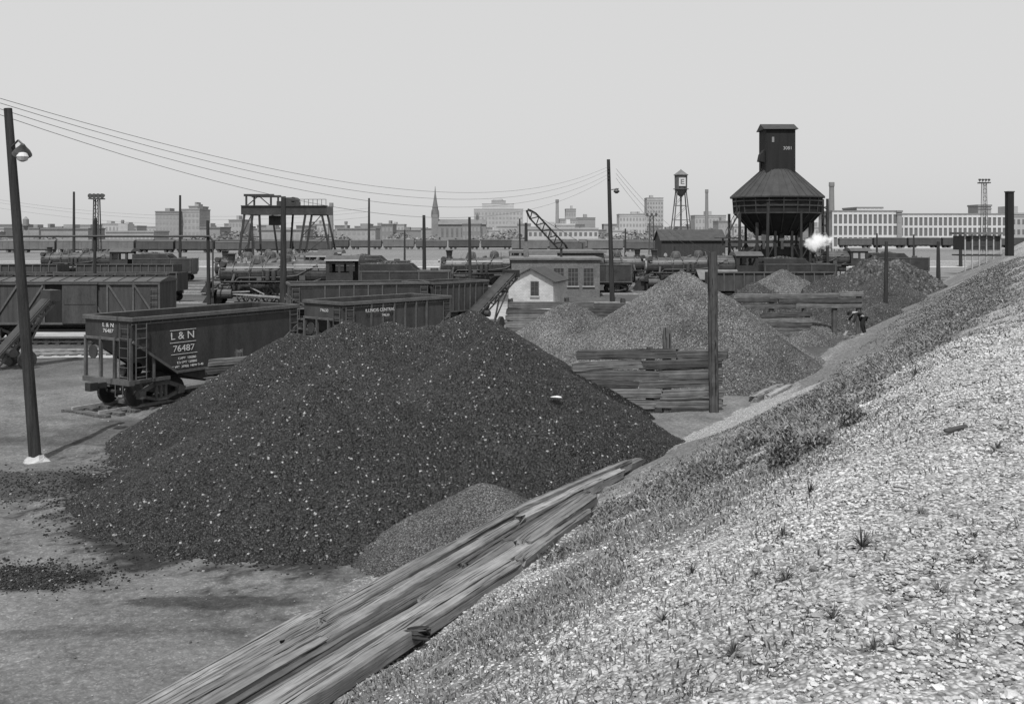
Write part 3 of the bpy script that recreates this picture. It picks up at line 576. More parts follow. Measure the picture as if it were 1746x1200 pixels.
    ob('running_board',MB().box(1.3,10.3,-W,-.95,1.95,2.02).box(1.3,10.3,.95,W,1.95,2.02).beam((.2,-1,1.2),(1.5,-1,1.98),.1).beam((.2,1,1.2),(1.5,1,1.98),.1),m_brace,r)
    ob('air_pump',MB().cyl((5.3,-1.15,2.1),(5.3,-1.15,2.9),.2).cyl((5.8,-1.15,2.1),(5.8,-1.15,2.9),.2),m_jacket,r); ob('air_tank',MB().cyl((6.6,-1.25,1.8),(9,-1.25,1.8),.24),m_jacket,r)
    ob('steam_cylinder',MB().cyl((1.1,-1.25,.95),(2.3,-1.25,.95),.42).cyl((1.1,1.25,.95),(2.3,1.25,.95),.42).cyl((1.2,-1.1,1.5),(2.2,-1.1,1.5),.22).box(.9,10,-.5,.5,1.0,1.7).box(1.3,2.1,-1.2,1.2,.9,1.5),m_jacket,r)
    ob('pilot',MB().prism([(-.3,.15),(.7,.15),(.7,1.1),(.3,1.1)],-1.1,1.1).box(.3,.9,-1.4,1.4,1.1,1.3),m_black,r)
    ob('handrail',MB().cyl((1.3,-1.1,3.1),(10.2,-1.2,3.15),.03,None,6),m_rod,r)
    R0=.78
    for xx in (3.3,5.0,6.7,8.4):
        w=MB()
        for s in (-1,1):
            n=20; y=s*.76
            for i in range(n):
                a0,a1=2*math.pi*i/n,2*math.pi*(i+1)/n
                w.beam((xx+R0*.93*math.cos(a0),y,R0+R0*.93*math.sin(a0)),(xx+R0*.93*math.cos(a1),y,R0+R0*.93*math.sin(a1)),.13,.1)
            for i in range(10): a=2*math.pi*i/10; w.beam((xx,y,R0),(xx+R0*.9*math.cos(a),y,R0+R0*.9*math.sin(a)),.06,.07)
            w.cyl((xx,y-.1,R0),(xx,y+.1,R0),.18)
        w.cyl((xx,-.8,R0),(xx,.8,R0),.09)
        ob('driving_wheel',w,m_brace,r)
    for xx in (.9,10.6): ob('small_wheel',MB().cyl((xx,-.82,.42),(xx,-.7,.42),.42,None,18).cyl((xx,.7,.42),(xx,.82,.42),.42,None,18).cyl((xx,-.8,.42),(xx,.8,.42),.08),m_wheel,r)
    ob('side_rod',MB().beam((3.3,-.98,.62),(8.4,-.98,.62),.07,.16),m_rod,r); ob('main_rod',MB().beam((2.2,-1.15,.95),(6.7,-1.1,.62),.07,.16).beam((2.3,-1.2,1.1),(3.8,-1.2,1.15),.1,.1).beam((3.8,-1.15,1.5),(5,-1.12,.9),.05,.1),m_rod,r)
    text('number_lettering',num,.42,r,(11.45,-W-.02,2.25),RX,sx=1.15)
    if tender:
        t=bpy.data.objects.new('tender',None); t.location=(13.2,0,0); link(t,r)
        ob('tank',MB().box(0,7.6,-W,W,1.05,2.9).prism([(0,2.9),(0,3.5),(4.2,3.5),(4.9,2.9)],-W,-W+.06).prism([(0,2.9),(0,3.5),(4.2,3.5),(4.9,2.9)],W-.06,W).box(0,7.6,-1.2,1.2,.8,1.04),m_black,t,bev=.03)
        rv=MB().box(-.02,7.62,-W-.04,-W-.002,2.8,2.92).box(-.02,7.62,-W-.04,-W-.002,1.05,1.15)
        for xx in (0.1,2.5,5.,7.5): rv.box(xx-.04,xx+.04,-W-.03,-W-.002,1.15,2.8)
        rv.cyl((7.7,-1.3,1.2),(7.7,-1.3,3),.03).cyl((7.7,1.3,1.2),(7.7,1.3,3),.03).cyl((6.2,0,2.9),(6.2,0,3.1),.35); ob('trim',rv,m_brace,t)
        mb=MB().box(.2,4.3,-1.3,1.3,2.85,3.1); 
        for i in range(60): xx,yy=R(.3,4.2),R(-1.2,1.2); zz=2.9+.7*(1-abs(yy)/1.6)*(1-abs(xx-2.2)/4); s=R(.16,.3); mb.add([(xx+a[0]*s,yy+a[1]*s,zz+a[2]*s) for a in ICO],[tuple(q) for q in ICF])
        ob('coal_load',mb,m_lump,t)
        for xx in (1.5,6.1): truckparts(t,xx,1.9,.8,.42)
    return r
L1=loco(E(352,101),101,False,'2812','black steam locomotive and tender numbered 2812')
def lc(x,y,flip,label): return copytree(L1,(x,y,.12),math.pi if flip else 0,label,skip=('number',))
lc(E(735,104),104,False,'black steam locomotive in yard near brick building')
lc(E(1085,106),106,False,'soot-black steam locomotive beside coaling tower')
lc(E(1120,110),112,True,'black steam locomotive standing behind another')
lc(E(1315,135),135,False,'black steam locomotive under coaling tower with steam')
lc(E(345,84),86,False,'dark steam locomotive partly behind hopper cars')
lc(E(385,115),118,False,'black steam locomotive on a rear track')
lc(E(60,130),130,False,'soot-dark steam locomotive at far yard edge')
def track(p,q,ties=True,step=.6):
    mb=MB(); d=Vector((q[0]-p[0],q[1]-p[1],0)); L=d.length; d.normalize(); nrm=Vector((-d.y,d.x,0))
    pp=Vector((p[0],p[1],0))
    for s in (-1,1):
        o=nrm*s*.74; mb.beam(pp+o+Vector((0,0,.11)),pp+o+d*L+Vector((0,0,.11)),.07,.1)
    k=MB()
    if ties:
        for i in range(int(L/step)): c=pp+d*(i*step); k.beam(c-nrm*1.25*R(.95,1.05)+Vector((0,0,R(0.,.02))),c+nrm*1.25*R(.95,1.05)+Vector((0,0,R(0.,.02))),.22,.12)
    ro=ob('railway_track',mb,m_rod); tag(ro,'steel rails and wooden ties of yard track','railway track',kind='structure')
    if ties: ob('ties',k,m_wood2,ro)
th=math.atan2(B[1]-A[1],B[0]-A[0]); off=Vector((-math.sin(th),math.cos(th)))*1.3; dv=Vector((math.cos(th),math.sin(th)))
c0=Vector(A)+off; track(c0-dv*.9,c0+dv*9)
track((-45,56.),(-17,56.6)); track((-17,52.5),(-40,47.)); track((-30,50.5),(-10,52.5))
track((-14,60.8),(0,65.)); track((-70,88),(30,87.5),False); track((-80,101),(45,101),False); track((-80,105),(60,106),False); track((-80,112),(90,112),False); track((-60,118),(100,118),False); track((-60,135),(110,135),False)
for y in (192,198,204,210,216,222,230): track((-160,y),(150,y),False)
pale=M('pale_ballast',.36,.95,.3,.3,0,stretch=(.2,1,1)); pale2=M('pale_dust_ground',.27,.95,.4,.8,.3)
def patch(name,pts,z,mat,label):
    P=[];n=len(pts)
    for i in range(n):
        a=Vector(pts[i]);b=Vector(pts[(i+1)%n]); m=8
        for j in range(m): q=a.lerp(b,j/m); s=min(1.,(b-a).length*.03); P.append((q.x+R(-s,s),q.y+R(-s,s),z))
    o=ob(name,MB().add(P,[tuple(range(len(P)))]),mat); tag(o,label,'ground',kind='structure')
patch('ballast_bed',[(-150,186),(150,186),(160,236),(-160,236)],.006,pale,'pale ballast strip between tracks')
patch('dirt_path',[(-40,58.3),(-18,58.3),(-15.4,60),(-15,63),(-40,63)],.006,pale2,'pale dusty strip beside boxcars')
patch('dirt_verge',[(-30,48.6),(-17,49.6),(-16,51.),(-30,50)],.03,pale2,'pale dusty strip between tracks')
patch('dirt_apron',[(-4.5,72),(5,71),(6.5,84),(-3,90),(-9,86)],.01,pale2,'pale ground around small hut')
patch('far_dirt',[(-70,142),(80,142),(90,170),(-80,170)],.006,M('grey_yard_dirt',.14,.95,.4,.3,0,stretch=(.3,1,1)),'grey dirt strip in the yard')
# ---------------------------------------------------------------- yard structures
def gable(name,x0,x1,y0,y1,he,hr,wm,rm,label,cat,axis='y',over=.25,loc=(0,0,0),rz=0,group=None):
    r=root(name,loc,rz,label,cat,group)
    if axis=='y':
        xm=(x0+x1)/2; ob('wall',MB().prism([(x0,0),(x1,0),(x1,he),(xm,hr),(x0,he)],y0,y1),wm,r)
        s=(hr-he)/((x1-x0)/2); mb=MB()
        mb.prism([(x0-over,he-s*over+.03),(xm,hr+.03),(xm,hr+.15),(x0-over,he-s*over+.13)],y0-over,y1+over); mb.prism([(x1+over,he-s*over+.03),(x1+over,he-s*over+.13),(xm,hr+.15),(xm,hr+.03)],y0-over,y1+over)
    else:
        ym=(y0+y1)/2; ob('wall',MB().prismx([(y0,0),(y1,0),(y1,he),(ym,hr),(y0,he)],x0,x1),wm,r)
        s=(hr-he)/((y1-y0)/2); mb=MB()
        mb.prismx([(y0-over,he-s*over+.03),(ym,hr+.03),(ym,hr+.15),(y0-over,he-s*over+.13)],x0-over,x1+over); mb.prismx([(y1+over,he-s*over+.03),(y1+over,he-s*over+.13),(ym,hr+.15),(ym,hr+.03)],x0-over,x1+over)
    ob('roof',mb,rm,r); return r
def window(par,x,z,w,h,y=0,rows=3,cols=2,fm=m_paleC):
    e=bpy.data.objects.new('window',None); e.location=(x,y,z); link(e,par)
    ob('pane',MB().box(-w/2,w/2,-.03,.02,0,h),m_glass,e)
    f=MB().box(-w/2-.06,-w/2,-.06,.02,0,h).box(w/2,w/2+.06,-.06,.02,0,h).box(-w/2-.06,w/2+.06,-.06,.02,h,h+.08)
    for i in range(1,cols): f.box(-w/2+w*i/cols-.02,-w/2+w*i/cols+.02,-.05,-.03,0,h)
    for j in range(1,rows): f.box(-w/2,w/2,-.045,-.03,h*j/rows-.02,h*j/rows+.02)
    ob('frame',f,fm,e); ob('sill',MB().box(-w/2-.12,w/2+.12,-.12,.02,-.1,0),m_paleC,e)
hut=gable('small_hut',-1.95,1.95,0,4.6,2.15,3.15,m_hut,m_roofD,'whitewashed block hut with dark gable roof','hut',loc=(E(905,84),84,0),rz=-.28)
window(hut,.35,.95,.6,1.15,0,fm=m_brace)
ob('door',MB().box(-1.96-.05,-1.952,1.4,2.4,0,2.0),m_shed,hut)
br=root('brick_building',(E(872,97),97,0),0,'low flat-roofed dark brick yard building','building')
ob('wall',MB().box(0,8.6,0,8,0,3.6),m_brick,br); ob('roof',MB().box(-.2,8.8,-.2,8.2,3.6,3.85),m_roof,br,bev=.03)
ob('chimney',MB().box(1.2,1.7,2,2.5,3.85,5.4),m_brick,br); ob('roof_vent',MB().cyl((5,3,3.85),(5,3,4.7),.12).cyl((5,3,4.7),(5,3,4.8),.25),m_black,br)
gwf=M('grey_window_frame',.13,.9,.2,4,0)
for x in (4.6,6.0,7.5): window(br,x,1.1,.95,1.7,0,4,3,fm=gwf)
br2=root('brick_building',(E(872,107),108,0),0,'long low brick building with tar roof','building'); ob('wall',MB().box(0,10,0,8,0,4.1),m_brick,br2); ob('roof',MB().box(-.3,10.3,-.3,8.3,4.1,4.35),m_roof,br2)
sh=gable('storage_shed',0,9.6,0,7,Z(410,150),Z(393,150),m_shed,m_roofD,'dark long shed with low gable roof','shed',axis='x',loc=(E(1128,150),150,0))
ob('door',MB().box(3,5,-.06,-.002,0,2.8),m_tower,sh); ob('opening',MB().box(6.4,8,-.06,-.002,.9,2.),m_tower,sh)
sh2=gable('storage_shed',0,3.4,0,3,1.9,2.6,m_shed,m_roof,'small dark shed with gable roof in yard','shed',axis='x',loc=(E(1190,96),94,0))
def conveyor(p,q,w,label):
    p=Vector(p);q=Vector(q); r=root('belt_conveyor',(p.x,p.y,0),math.atan2(q.y-p.y,q.x-p.x),label,'conveyor','portable coal conveyors')
    L=math.hypot(q.x-p.x,q.y-p.y); z0,z1=p.z,q.z
    zz=lambda t:z0+(z1-z0)*t
    f=MB()
    for y in (-w/2,w/2):
        f.beam((0,y,z0),(L,y,z1),.08,.12); f.beam((0,y,z0-.38),(L,y,z1-.38),.06,.08)
        n=12
        for i in range(n): f.beam((L*i/n,y,zz(i/n)-(.38 if i%2 else 0)),(L*(i+1)/n,y,zz((i+1)/n)-(0 if i%2 else .38)),.05)
    for i in range(9): f.beam((L*i/8,-w/2,zz(i/8)-.2),(L*i/8,w/2,zz(i/8)-.2),.06)
    ob('frame',f,m_black,r); ob('belt',MB().beam((0,0,z0+.08),(L,0,z1+.08),w*.8,.05),m_hop,r)
    ob('drive_housing',MB().box(L-.3,L+.2,-w/2-.08,w/2+.08,z1-.3,z1+.2),m_black,r)
    ob('motor',MB().cyl((L*.2,-w/2-.35,zz(.2)-.3),(L*.2,-w/2,zz(.2)-.3),.2),m_black,r)
    f=MB(); 
    for y in (-w/2,w/2): f.beam((L*.55,y,zz(.55)-.3),(L*.42,y,.45),.09); f.beam((L*.8,y,zz(.8)-.3),(L*.42,y,.45),.07)
    f.beam((L*.42,-w,.45),(L*.42,w,.45),.1); ob('undercarriage',f,m_black,r)
    ob('wheel',MB().cyl((L*.42,-w-.1,.42),(L*.42,-w+.05,.42),.42,None,16),m_wheel,r); ob('wheel',MB().cyl((L*.42,w-.05,.42),(L*.42,w+.1,.42),.42,None,16),m_wheel,r)
    return r
conveyor((E(800,62),62,.9),(E(872,68),68,3.5),.9,'black inclined belt conveyor beside the hut')
conveyor((E(-10,45),45,.5),(E(88,47),47,3.3),.8,'dark inclined coal conveyor beside boxcars')
cr=root('crawler_crane',(E(975,140),140,0),0,'crane with long dark lattice boom raised','crane')
ob('cab',MB().box(-1.5,3,-1.5,1.5,1.2,3.6).prismx([(-1.5,3.6),(1.5,3.6),(1,4.1),(-1,4.1)],-1.3,2.8),m_black,cr)
for s in (-1,1): ob('crawler_track',MB().box(-2,2.5,s*1.45-.35,s*1.45+.35,0,.9),m_wheel,cr,bev=.2)
b=MB(); P0=Vector((-.5,0,Z(433,140))); P1=Vector((E(899,140)-E(975,140),0,Z(358,140)))
dd=(P1-P0).normalized(); up=Vector((-dd.z,0,dd.x)); up=up if up.z>0 else -up
def bp(t,s,y): 
    wv=.55*min(1,min(t,1-t)*6+.25); return P0.lerp(P1,t)+up*s*wv+Vector((0,y*wv,0))
for s,y in ((1,1),(1,-1),(-1,1),(-1,-1)):
    n=14
    for i in range(n): b.beam(bp(i/n,s,y),bp((i+1)/n,s,y),.2)
for i in range(14):
    b.beam(bp(i/14,1 if i%2 else -1,-1),bp((i+1)/14,-1 if i%2 else 1,-1),.15); b.beam(bp(i/14,1,1 if i%2 else -1),bp((i+1)/14,1,-1 if i%2 else 1),.15)
ob('boom',b,m_tower,cr); ob('cable',MB().cyl(bp(1,0,0),(1.5,0,4.8),.03,None,5).cyl(bp(1,0,0),bp(1,0,0)-Vector((0,0,2)),.03,None,5).beam((1.5,0,3.9),(1.5,0,4.9),.2),m_black,cr)
Yg=130; gc=root('gantry_crane',(E(485,Yg),Yg,0),0,'dark steel gantry crane on lattice legs over tracks','gantry crane')
k=Yg/F; X=lambda u:(u-485)*k; zb=Z(366,Yg); zt_=Z(352,Yg)
ob('girder',MB().box(X(412),X(558),-.3,.1,zb,zt_).box(X(412),X(558),3.8,4.2,zb,zt_).box(X(412),X(416),.1,3.8,zb,zt_).box(X(554),X(558),.1,3.8,zb,zt_).box(X(412),X(558),-.45,.25,zt_+.01,zt_+.12),m_black,gc)
def leg(u0,u1,ua,ub,ys=(-.1,4.0)):
    m=MB()
    for y in ys:
        a0,b0=Vector((X(u0),y,0)),Vector((X(u1),y,0)); a1,b1=Vector((X(ua),y,zb)),Vector((X(ub),y,zb))
        m.beam(a0,a1,.26); m.beam(b0,b1,.26); n=3
        for i in range(n):
            t0,t1=i/n,(i+1)/n; m.beam(a0.lerp(a1,t1),b0.lerp(b1,t1),.12); 
            if y==ys[0]: m.beam(a0.lerp(a1,t0),b0.lerp(b1,t1),.1)
    m.beam((X(u0),ys[0],.3),(X(u0),ys[1],.3),.3); m.beam((X(u1),ys[0],.3),(X(u1),ys[1],.3),.3)
    ob('leg',m,m_black,gc)
leg(402,434,417,429); leg(503,574,521,549); ob('leg',MB().beam((X(468),4,0),(X(452),4,zb),.24),m_black,gc); ob('leg',MB().beam((X(480),4,0),(X(488),4,zb),.24),m_black,gc)
m=MB()
for u in (420,462): 
    for y in (0,4): m.beam((X(u),y,zt_),(X(u),y,Z(333,Yg)),.22)
for y in (0,4): m.beam((X(416),y,Z(333,Yg)),(X(467),y,Z(333,Yg)),.3)
m.beam((X(420),0,Z(333,Yg)),(X(420),4,Z(333,Yg)),.2)
m.beam((X(420),0,zt_),(X(441),0,Z(334,Yg)),.12); m.beam((X(462),0,zt_),(X(441),0,Z(334,Yg)),.12)
ob('upper_frame',m,m_black,gc); m=MB()
for i in range(8): u=505+i*7.4; m.beam((X(u),-.4,zt_),(X(u),-.4,zt_+.9),.06)
m.beam((X(505),-.4,zt_+.9),(X(557),-.4,zt_+.9),.06); ob('railing',m,m_black,gc)
ob('trolley',MB().box(X(470),X(503),.5,3.5,zt_+.1,zt_+.7).box(X(478),X(494),1,3,zt_+.7,zt_+1.2).cyl((X(498),.5,zt_+.9),(X(498),3,zt_+.9),.35),m_black,gc)
ob('operator_cab',MB().box(X(455),X(475),1,3.5,Z(384,Yg),zb-.1),m_shed,gc)
pb=root('pipe_bridge',(0,83,0),0,'long horizontal pipe carried on a post','pipe')
zp=Z(403,83); ob('pipe',MB().cyl((E(-60,83),0,zp),(E(357,83),0,zp),.09).cyl((E(357,83),0,zp),(E(363,83),0,zp-.4),.09).cyl((E(363,83),0,zp-.4),(E(363,83),0,1),.07),m_black,pb)
ob('support_post',MB().cyl((E(355,83),.2,0),(E(353,83),.2,Z(376,83)),.17,.13),m_pole,pb); ob('support_post',MB().cyl((E(160,83),.2,0),(E(160,83),.2,Z(376,83)),.14,.12),m_pole,pb)
Yt=135; ct=root('coaling_tower',(E(1325,Yt),Yt,0),0,'tall dark coaling tower with conical roof and headhouse','coaling tower')
k=Yt/F; zr=Z(337,Yt); zrt=Z(290,Yt)
ob('bin',MB().lathe([(2.9,Z(402,Yt)),(3.3,Z(396,Yt)),(5.7,Z(364,Yt)),(5.85,zr),(5.5,zr)],20,ph=.2),m_tower,ct)
m=MB(); m.lathe([(6.25,zr-.12),(6.25,zr+.05),(2.1,zrt),(2.0,zrt)],16,ph=.2); ob('bin_roof',m,m_troof,ct)
m=MB()
for i in range(32):
    a=2*math.pi*i/32+.2; c,s=math.cos(a),math.sin(a); q=1 if i%2==0 else math.cos(math.pi/16); m.beam((6.25*c*q,6.25*s*q,zr+.08),(2.1*c*q,2.1*s*q,zrt+.03),.07,.06)
ob('roof_rib',m,m_troof,ct)
m=MB()
for zq,rq in ((Z(340,Yt)-.3,5.85),(Z(364,Yt),5.72),(Z(352,Yt),5.8)): m.lathe([(rq,zq-.08),(rq+.1,zq-.08),(rq+.1,zq+.08),(rq,zq+.08)],20,ph=.2)
for i in range(20):
    a=2*math.pi*i/20+.2; c,s=math.cos(a),math.sin(a); m.beam((5.9*c,5.9*s,zr-.2),(5.76*c,5.76*s,Z(364,Yt)),.12); m.beam((5.76*c,5.76*s,Z(364,Yt)),(3.4*c,3.4*s,Z(396,Yt)),.12)
ob('bin_stiffener',m,m_black,ct)
m=MB()
for x in (-5.8,-3.5,-1.1,1.1,3.5,5.8):
    for y in (-3.2,3.2): m.beam((x,y,0),(x,y,Z(364 if abs(x)>5 else (380 if abs(x)>3 else 394),Yt)),.32)
for y in (-3.2,3.2):
    for a,b2 in ((-5.8,-3.5),(-3.5,-1.1),(1.1,3.5),(3.5,5.8)): m.beam((a,y,.5),(b2,y,5.),.14); m.beam((b2,y,.5),(a,y,5.),.14)
    m.beam((-5.8,y,5.1),(5.8,y,5.1),.3)
for x in (-5.8,5.8,-1.1,1.1): m.beam((x,-3.2,5.1),(x,3.2,5.1),.3)
m.beam((6.5,-1,0),(6.5,-1,zr-.2),.28); m.beam((6.5,1,0),(6.5,1,zr-.2),.28)
for i in range(8): m.beam((6.5,-1,1+i*1.2),(6.5,1,1.6+i*1.2),.12); m.beam((5.7,-1,1+i*1.2),(6.5,-1,1.6+i*1.2),.1)
ob('support_leg',m,m_black,ct)
hw=24.5*k; ob('headhouse',MB().box(-hw-.02,hw,-1.9,1.9,zrt-.5,Z(223,Yt)),m_tower,ct)
ob('headhouse_roof',MB().prismx([(-2.2,Z(223,Yt)),(2.2,Z(223,Yt)),(0,Z(212,Yt))],-hw-.35,hw+.35),m_troof,ct)
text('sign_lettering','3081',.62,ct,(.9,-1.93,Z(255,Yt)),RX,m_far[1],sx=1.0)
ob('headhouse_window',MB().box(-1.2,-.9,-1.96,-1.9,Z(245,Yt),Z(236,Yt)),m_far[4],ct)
ob('chute_hood',MB().prism([(-hw-.75,Z(276,Yt)),(-hw-.02,Z(278,Yt)),(-hw-.02,Z(256,Yt)),(-hw-.55,Z(264,Yt))],-1.2,.2).beam((-hw-.3,-.6,Z(277,Yt)),(-hw-.3,-.6,Z(292,Yt)),.2),m_tower,ct)
m=MB(); m.beam((-7.4,-2.2,Z(405,Yt)),(-5.6,-2.2,Z(362,Yt)),.4,.14); m.beam((-7.4,-2.2,Z(405,Yt)+.9),(-5.6,-2.2,Z(362,Yt)+.9),.07)
for i in range(6): t=i/5; m.beam((-7.4+1.8*t,-2.2,Z(405,Yt)+t*43*k),(-7.4+1.8*t,-2.2,Z(405,Yt)+t*43*k+.9),.06)
m.box(-8.1,-5.7,-2.8,2,Z(405,Yt)-.15,Z(405,Yt)); m.beam((-8,-2.2,0),(-7.8,-2.2,Z(405,Yt)),.2); m.beam((-6.2,-2.2,0),(-7,-2.2,Z(405,Yt)),.14); ob('stair',m,m_black,ct)
for x in (-2.4,0,2.4): ob('coal_chute',MB().beam((x,-2.6,Z(394,Yt)),(x-.5,-4.2,Z(412,Yt)),.6,.3).beam((x-.5,-4.2,Z(411,Yt)),(x-.5,-4.3,Z(424,Yt)),.35),m_black,ct)
ob('hopper_shed',MB().box(-4.4,4.4,-2.2,2.8,0,3.4).prism([(-4.6,3.4),(4.6,3.4),(3.4,4.4),(-3.4,4.4)],-2.4,3),m_shed,ct)
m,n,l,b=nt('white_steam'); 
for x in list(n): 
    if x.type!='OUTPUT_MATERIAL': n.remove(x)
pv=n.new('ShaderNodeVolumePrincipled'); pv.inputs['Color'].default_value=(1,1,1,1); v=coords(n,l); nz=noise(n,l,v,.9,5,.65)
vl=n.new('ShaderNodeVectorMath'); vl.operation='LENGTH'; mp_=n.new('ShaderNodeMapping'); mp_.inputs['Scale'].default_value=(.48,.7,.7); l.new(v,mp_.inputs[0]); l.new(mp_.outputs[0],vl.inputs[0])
den=mth(n,l,'MULTIPLY',mth(n,l,'MAXIMUM',mth(n,l,'SUBTRACT',mth(n,l,'SUBTRACT',mth(n,l,'MULTIPLY',nz,2.6),.6),vl.outputs['Value']),0),4.5); l.new(den,pv.inputs['Density']); l.new(mth(n,l,'MULTIPLY',den,.42),pv.inputs['Emission Strength']); pv.inputs['Emission Color'].default_value=(1,1,1,1); l.new(pv.outputs[0],n['Material Output'].inputs['Volume'])  # added emission brightens the steam in place of multiply scattered light
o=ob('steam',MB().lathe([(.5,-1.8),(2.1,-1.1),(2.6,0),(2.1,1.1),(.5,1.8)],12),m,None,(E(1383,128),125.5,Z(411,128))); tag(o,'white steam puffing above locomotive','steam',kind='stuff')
Yw=420; k=Yw/F; wt=root('water_tower',(E(1161,Yw),Yw,0),0,'elevated water tank on legs with letter E','water tower')
ob('tank',MB().lathe([(.3,Z(336,Yw)),(1.6,Z(332,Yw)),(2.6,Z(325,Yw)),(2.7,Z(298,Yw)),(2.75,Z(298,Yw))],20),m_farcar[1],wt)
ob('tank_roof',MB().lathe([(3.1,Z(299,Yw)),(3.1,Z(298.4,Yw)),(.3,Z(290,Yw)),(.1,Z(288.5,Yw))],20),m_farcar[2],wt)
m=MB().box(-1.3,1.5,-2.95,-2.7,Z(318,Yw),Z(304,Yw)); ob('sign_panel',m,m_white,wt); text('sign_letter','E',3.0,wt,(.1,-2.97,Z(311,Yw)),RX,m_farwin2,bold=.06,sx=1.2)
m=MB()
for sx in (-1,1):
    for sy in (-1,1): m.beam((sx*4.4,sy*4.4,0),(sx*1.9,sy*1.9,Z(326,Yw)),.42)
    for zq in (.25,.5,.75): w=4.4-2.5*zq; m.beam((-w,sx*w,zq*Z(326,Yw)),(w,sx*w,zq*Z(326,Yw)),.22); m.beam((-w,sx*w,zq*Z(326,Yw)),(w-.6,sx*(w-.6),(zq+.24)*Z(326,Yw)),.12)
m.cyl((0,0,0),(0,0,Z(334,Yw)),.4); ob('leg',m,m_farcar[1],wt)
m=MB().lathe([(2.75,Z(323,Yw)),(3.3,Z(323,Yw)),(3.3,Z(322,Yw)),(2.75,Z(322,Yw))],20); ob('balcony',m,m_farcar[1],wt)
def flood(u,vt,Y,w,label,n=5):
    h=Z(vt,Y); r=root('floodlight_tower',(E(u,Y),Y,0),0,label,'floodlight tower','floodlight towers'); m=MB()
    for sx in (-1,1):
        for sy in (-1,1): m.beam((sx*w,sy*w,0),(sx*w*.6,sy*w*.6,h*.93),.16)
    ns=9
    for i in range(ns):
        a=1-.4*i/ns; b=1-.4*(i+1)/ns
        m.beam((-w*a,-w*a,h*.93*i/ns),(w*b,-w*b,h*.93*(i+1)/ns),.08); m.beam((w*a,-w*a,h*.93*i/ns),(-w*b,-w*b,h*.93*(i+1)/ns),.08)
    ob('mast',m,m_farcar[0],r); ob('platform',MB().box(-w*1.8,w*1.8,-w*1.5,w*1.5,h*.93,h*.945),m_farcar[0],r)
    for i in range(n):
        t=(i/(n-1)-.5)*3.4*w; ob('floodlight',MB().cyl((t,-.3,h*.975),(t,.5,h*.985),.42,.2,12).beam((t,.1,h*.945),(t,.1,h*.975),.1),m_farcar[1],r)
flood(165,331,170,.6,'slim lattice tower with cluster of floodlights',4); flood(1678,304,330,.9,'lattice floodlight tower beside factory',4); flood(1111,364,300,.8,'small lattice floodlight tower in rail yard',3)
Yc=150; sc=root('signal_cabin',(E(1645,Yc),Yc,0),0,'small flat-roofed yard cabin with open deck','cabin'); k=Yc/F; zf=Z(432,Yc)-.4
ob('wall',MB().box(0,63*k*.95,0,4,zf+.9,Z(402,Yc)),m_shed,sc); ob('deck',MB().box(-.1,63*k,-.2,4.2,zf,zf+.2),m_shed,sc); ob('roof',MB().box(-.3,63*k+.2,-.6,4.5,Z(400,Yc),Z(396,Yc)),m_roof,sc); m=MB()
for i in range(6): m.beam((i*63*k/5.2,-.1,0),(i*63*k/5.2,-.1,Z(400,Yc)),.16)
m.beam((0,-.1,zf+.55),(63*k,-.1,zf+.55),.1); ob('post',m,m_paleC,sc); ob('window',MB().box(.8,4.6,-.04,-.005,zf+1.4,Z(404,Yc)),m_glass,sc)
ep_=root('timber_stack',(E(1733,88),88,4.2),0,'dark tall plank-sided post structure on embankment','post structure')
ob('siding',MB().box(-.72,-.2,0,.6,0,Z(328,88)-4.2),m_tower,ep_); ob('cap',MB().box(-.76,-.16,-.05,.65,Z(328,88)-4.2,Z(326,88)-4.2),m_roofD,ep_)
# ---------------------------------------------------------------- distant trains
def farcar(x,y,mat,h=3.9,L=12.3):
    m=MB().box(0,L,0,2.9,1.1,h-.4).prismx([(-.1,h-.4),(3,h-.4),(1.45,h)],-.05,L+.05).box(L/2-1,L/2+1,-.08,-.01,1.15,h-.6)
    for xx in (1,2.7,L-2.7,L-1): m.cyl((xx,.3,.45),(xx,2.6,.45),.45,None,10)
    m.box(0,L,1.2,1.7,.7,1.1); 
    for i in range(7): m.box(i*L/6-.06,i*L/6+.06,-.07,-.01,1.1,h-.4) if 0<i<6 and i!=3 else None
    o=ob('freight_car',m,mat); o.location=(x,y,.15); return tag(o,'boxcar in a long distant freight train','boxcar','distant freight train cars')
ms=[farcar(0,400,mm,hh) for mm,hh in zip(m_farcar,(4.,3.8,4.2))]
first=set()
def fc(x,y,z):
    i=random.randrange(3)
    if i not in first: o=ms[i]; first.add(i)
    else: o=ms[i].copy(); C.objects.link(o)
    o.location=(x,y,z)
x=-222
while x<110: fc(x,400,.15); x+=13.1
x=-190
while x<-60: fc(x,330,.15); x+=13.1
x=0
while x<60: fc(x,345,.15); x+=13.1
x=125
while x<300: fc(x,380,1.0); x+=13.1
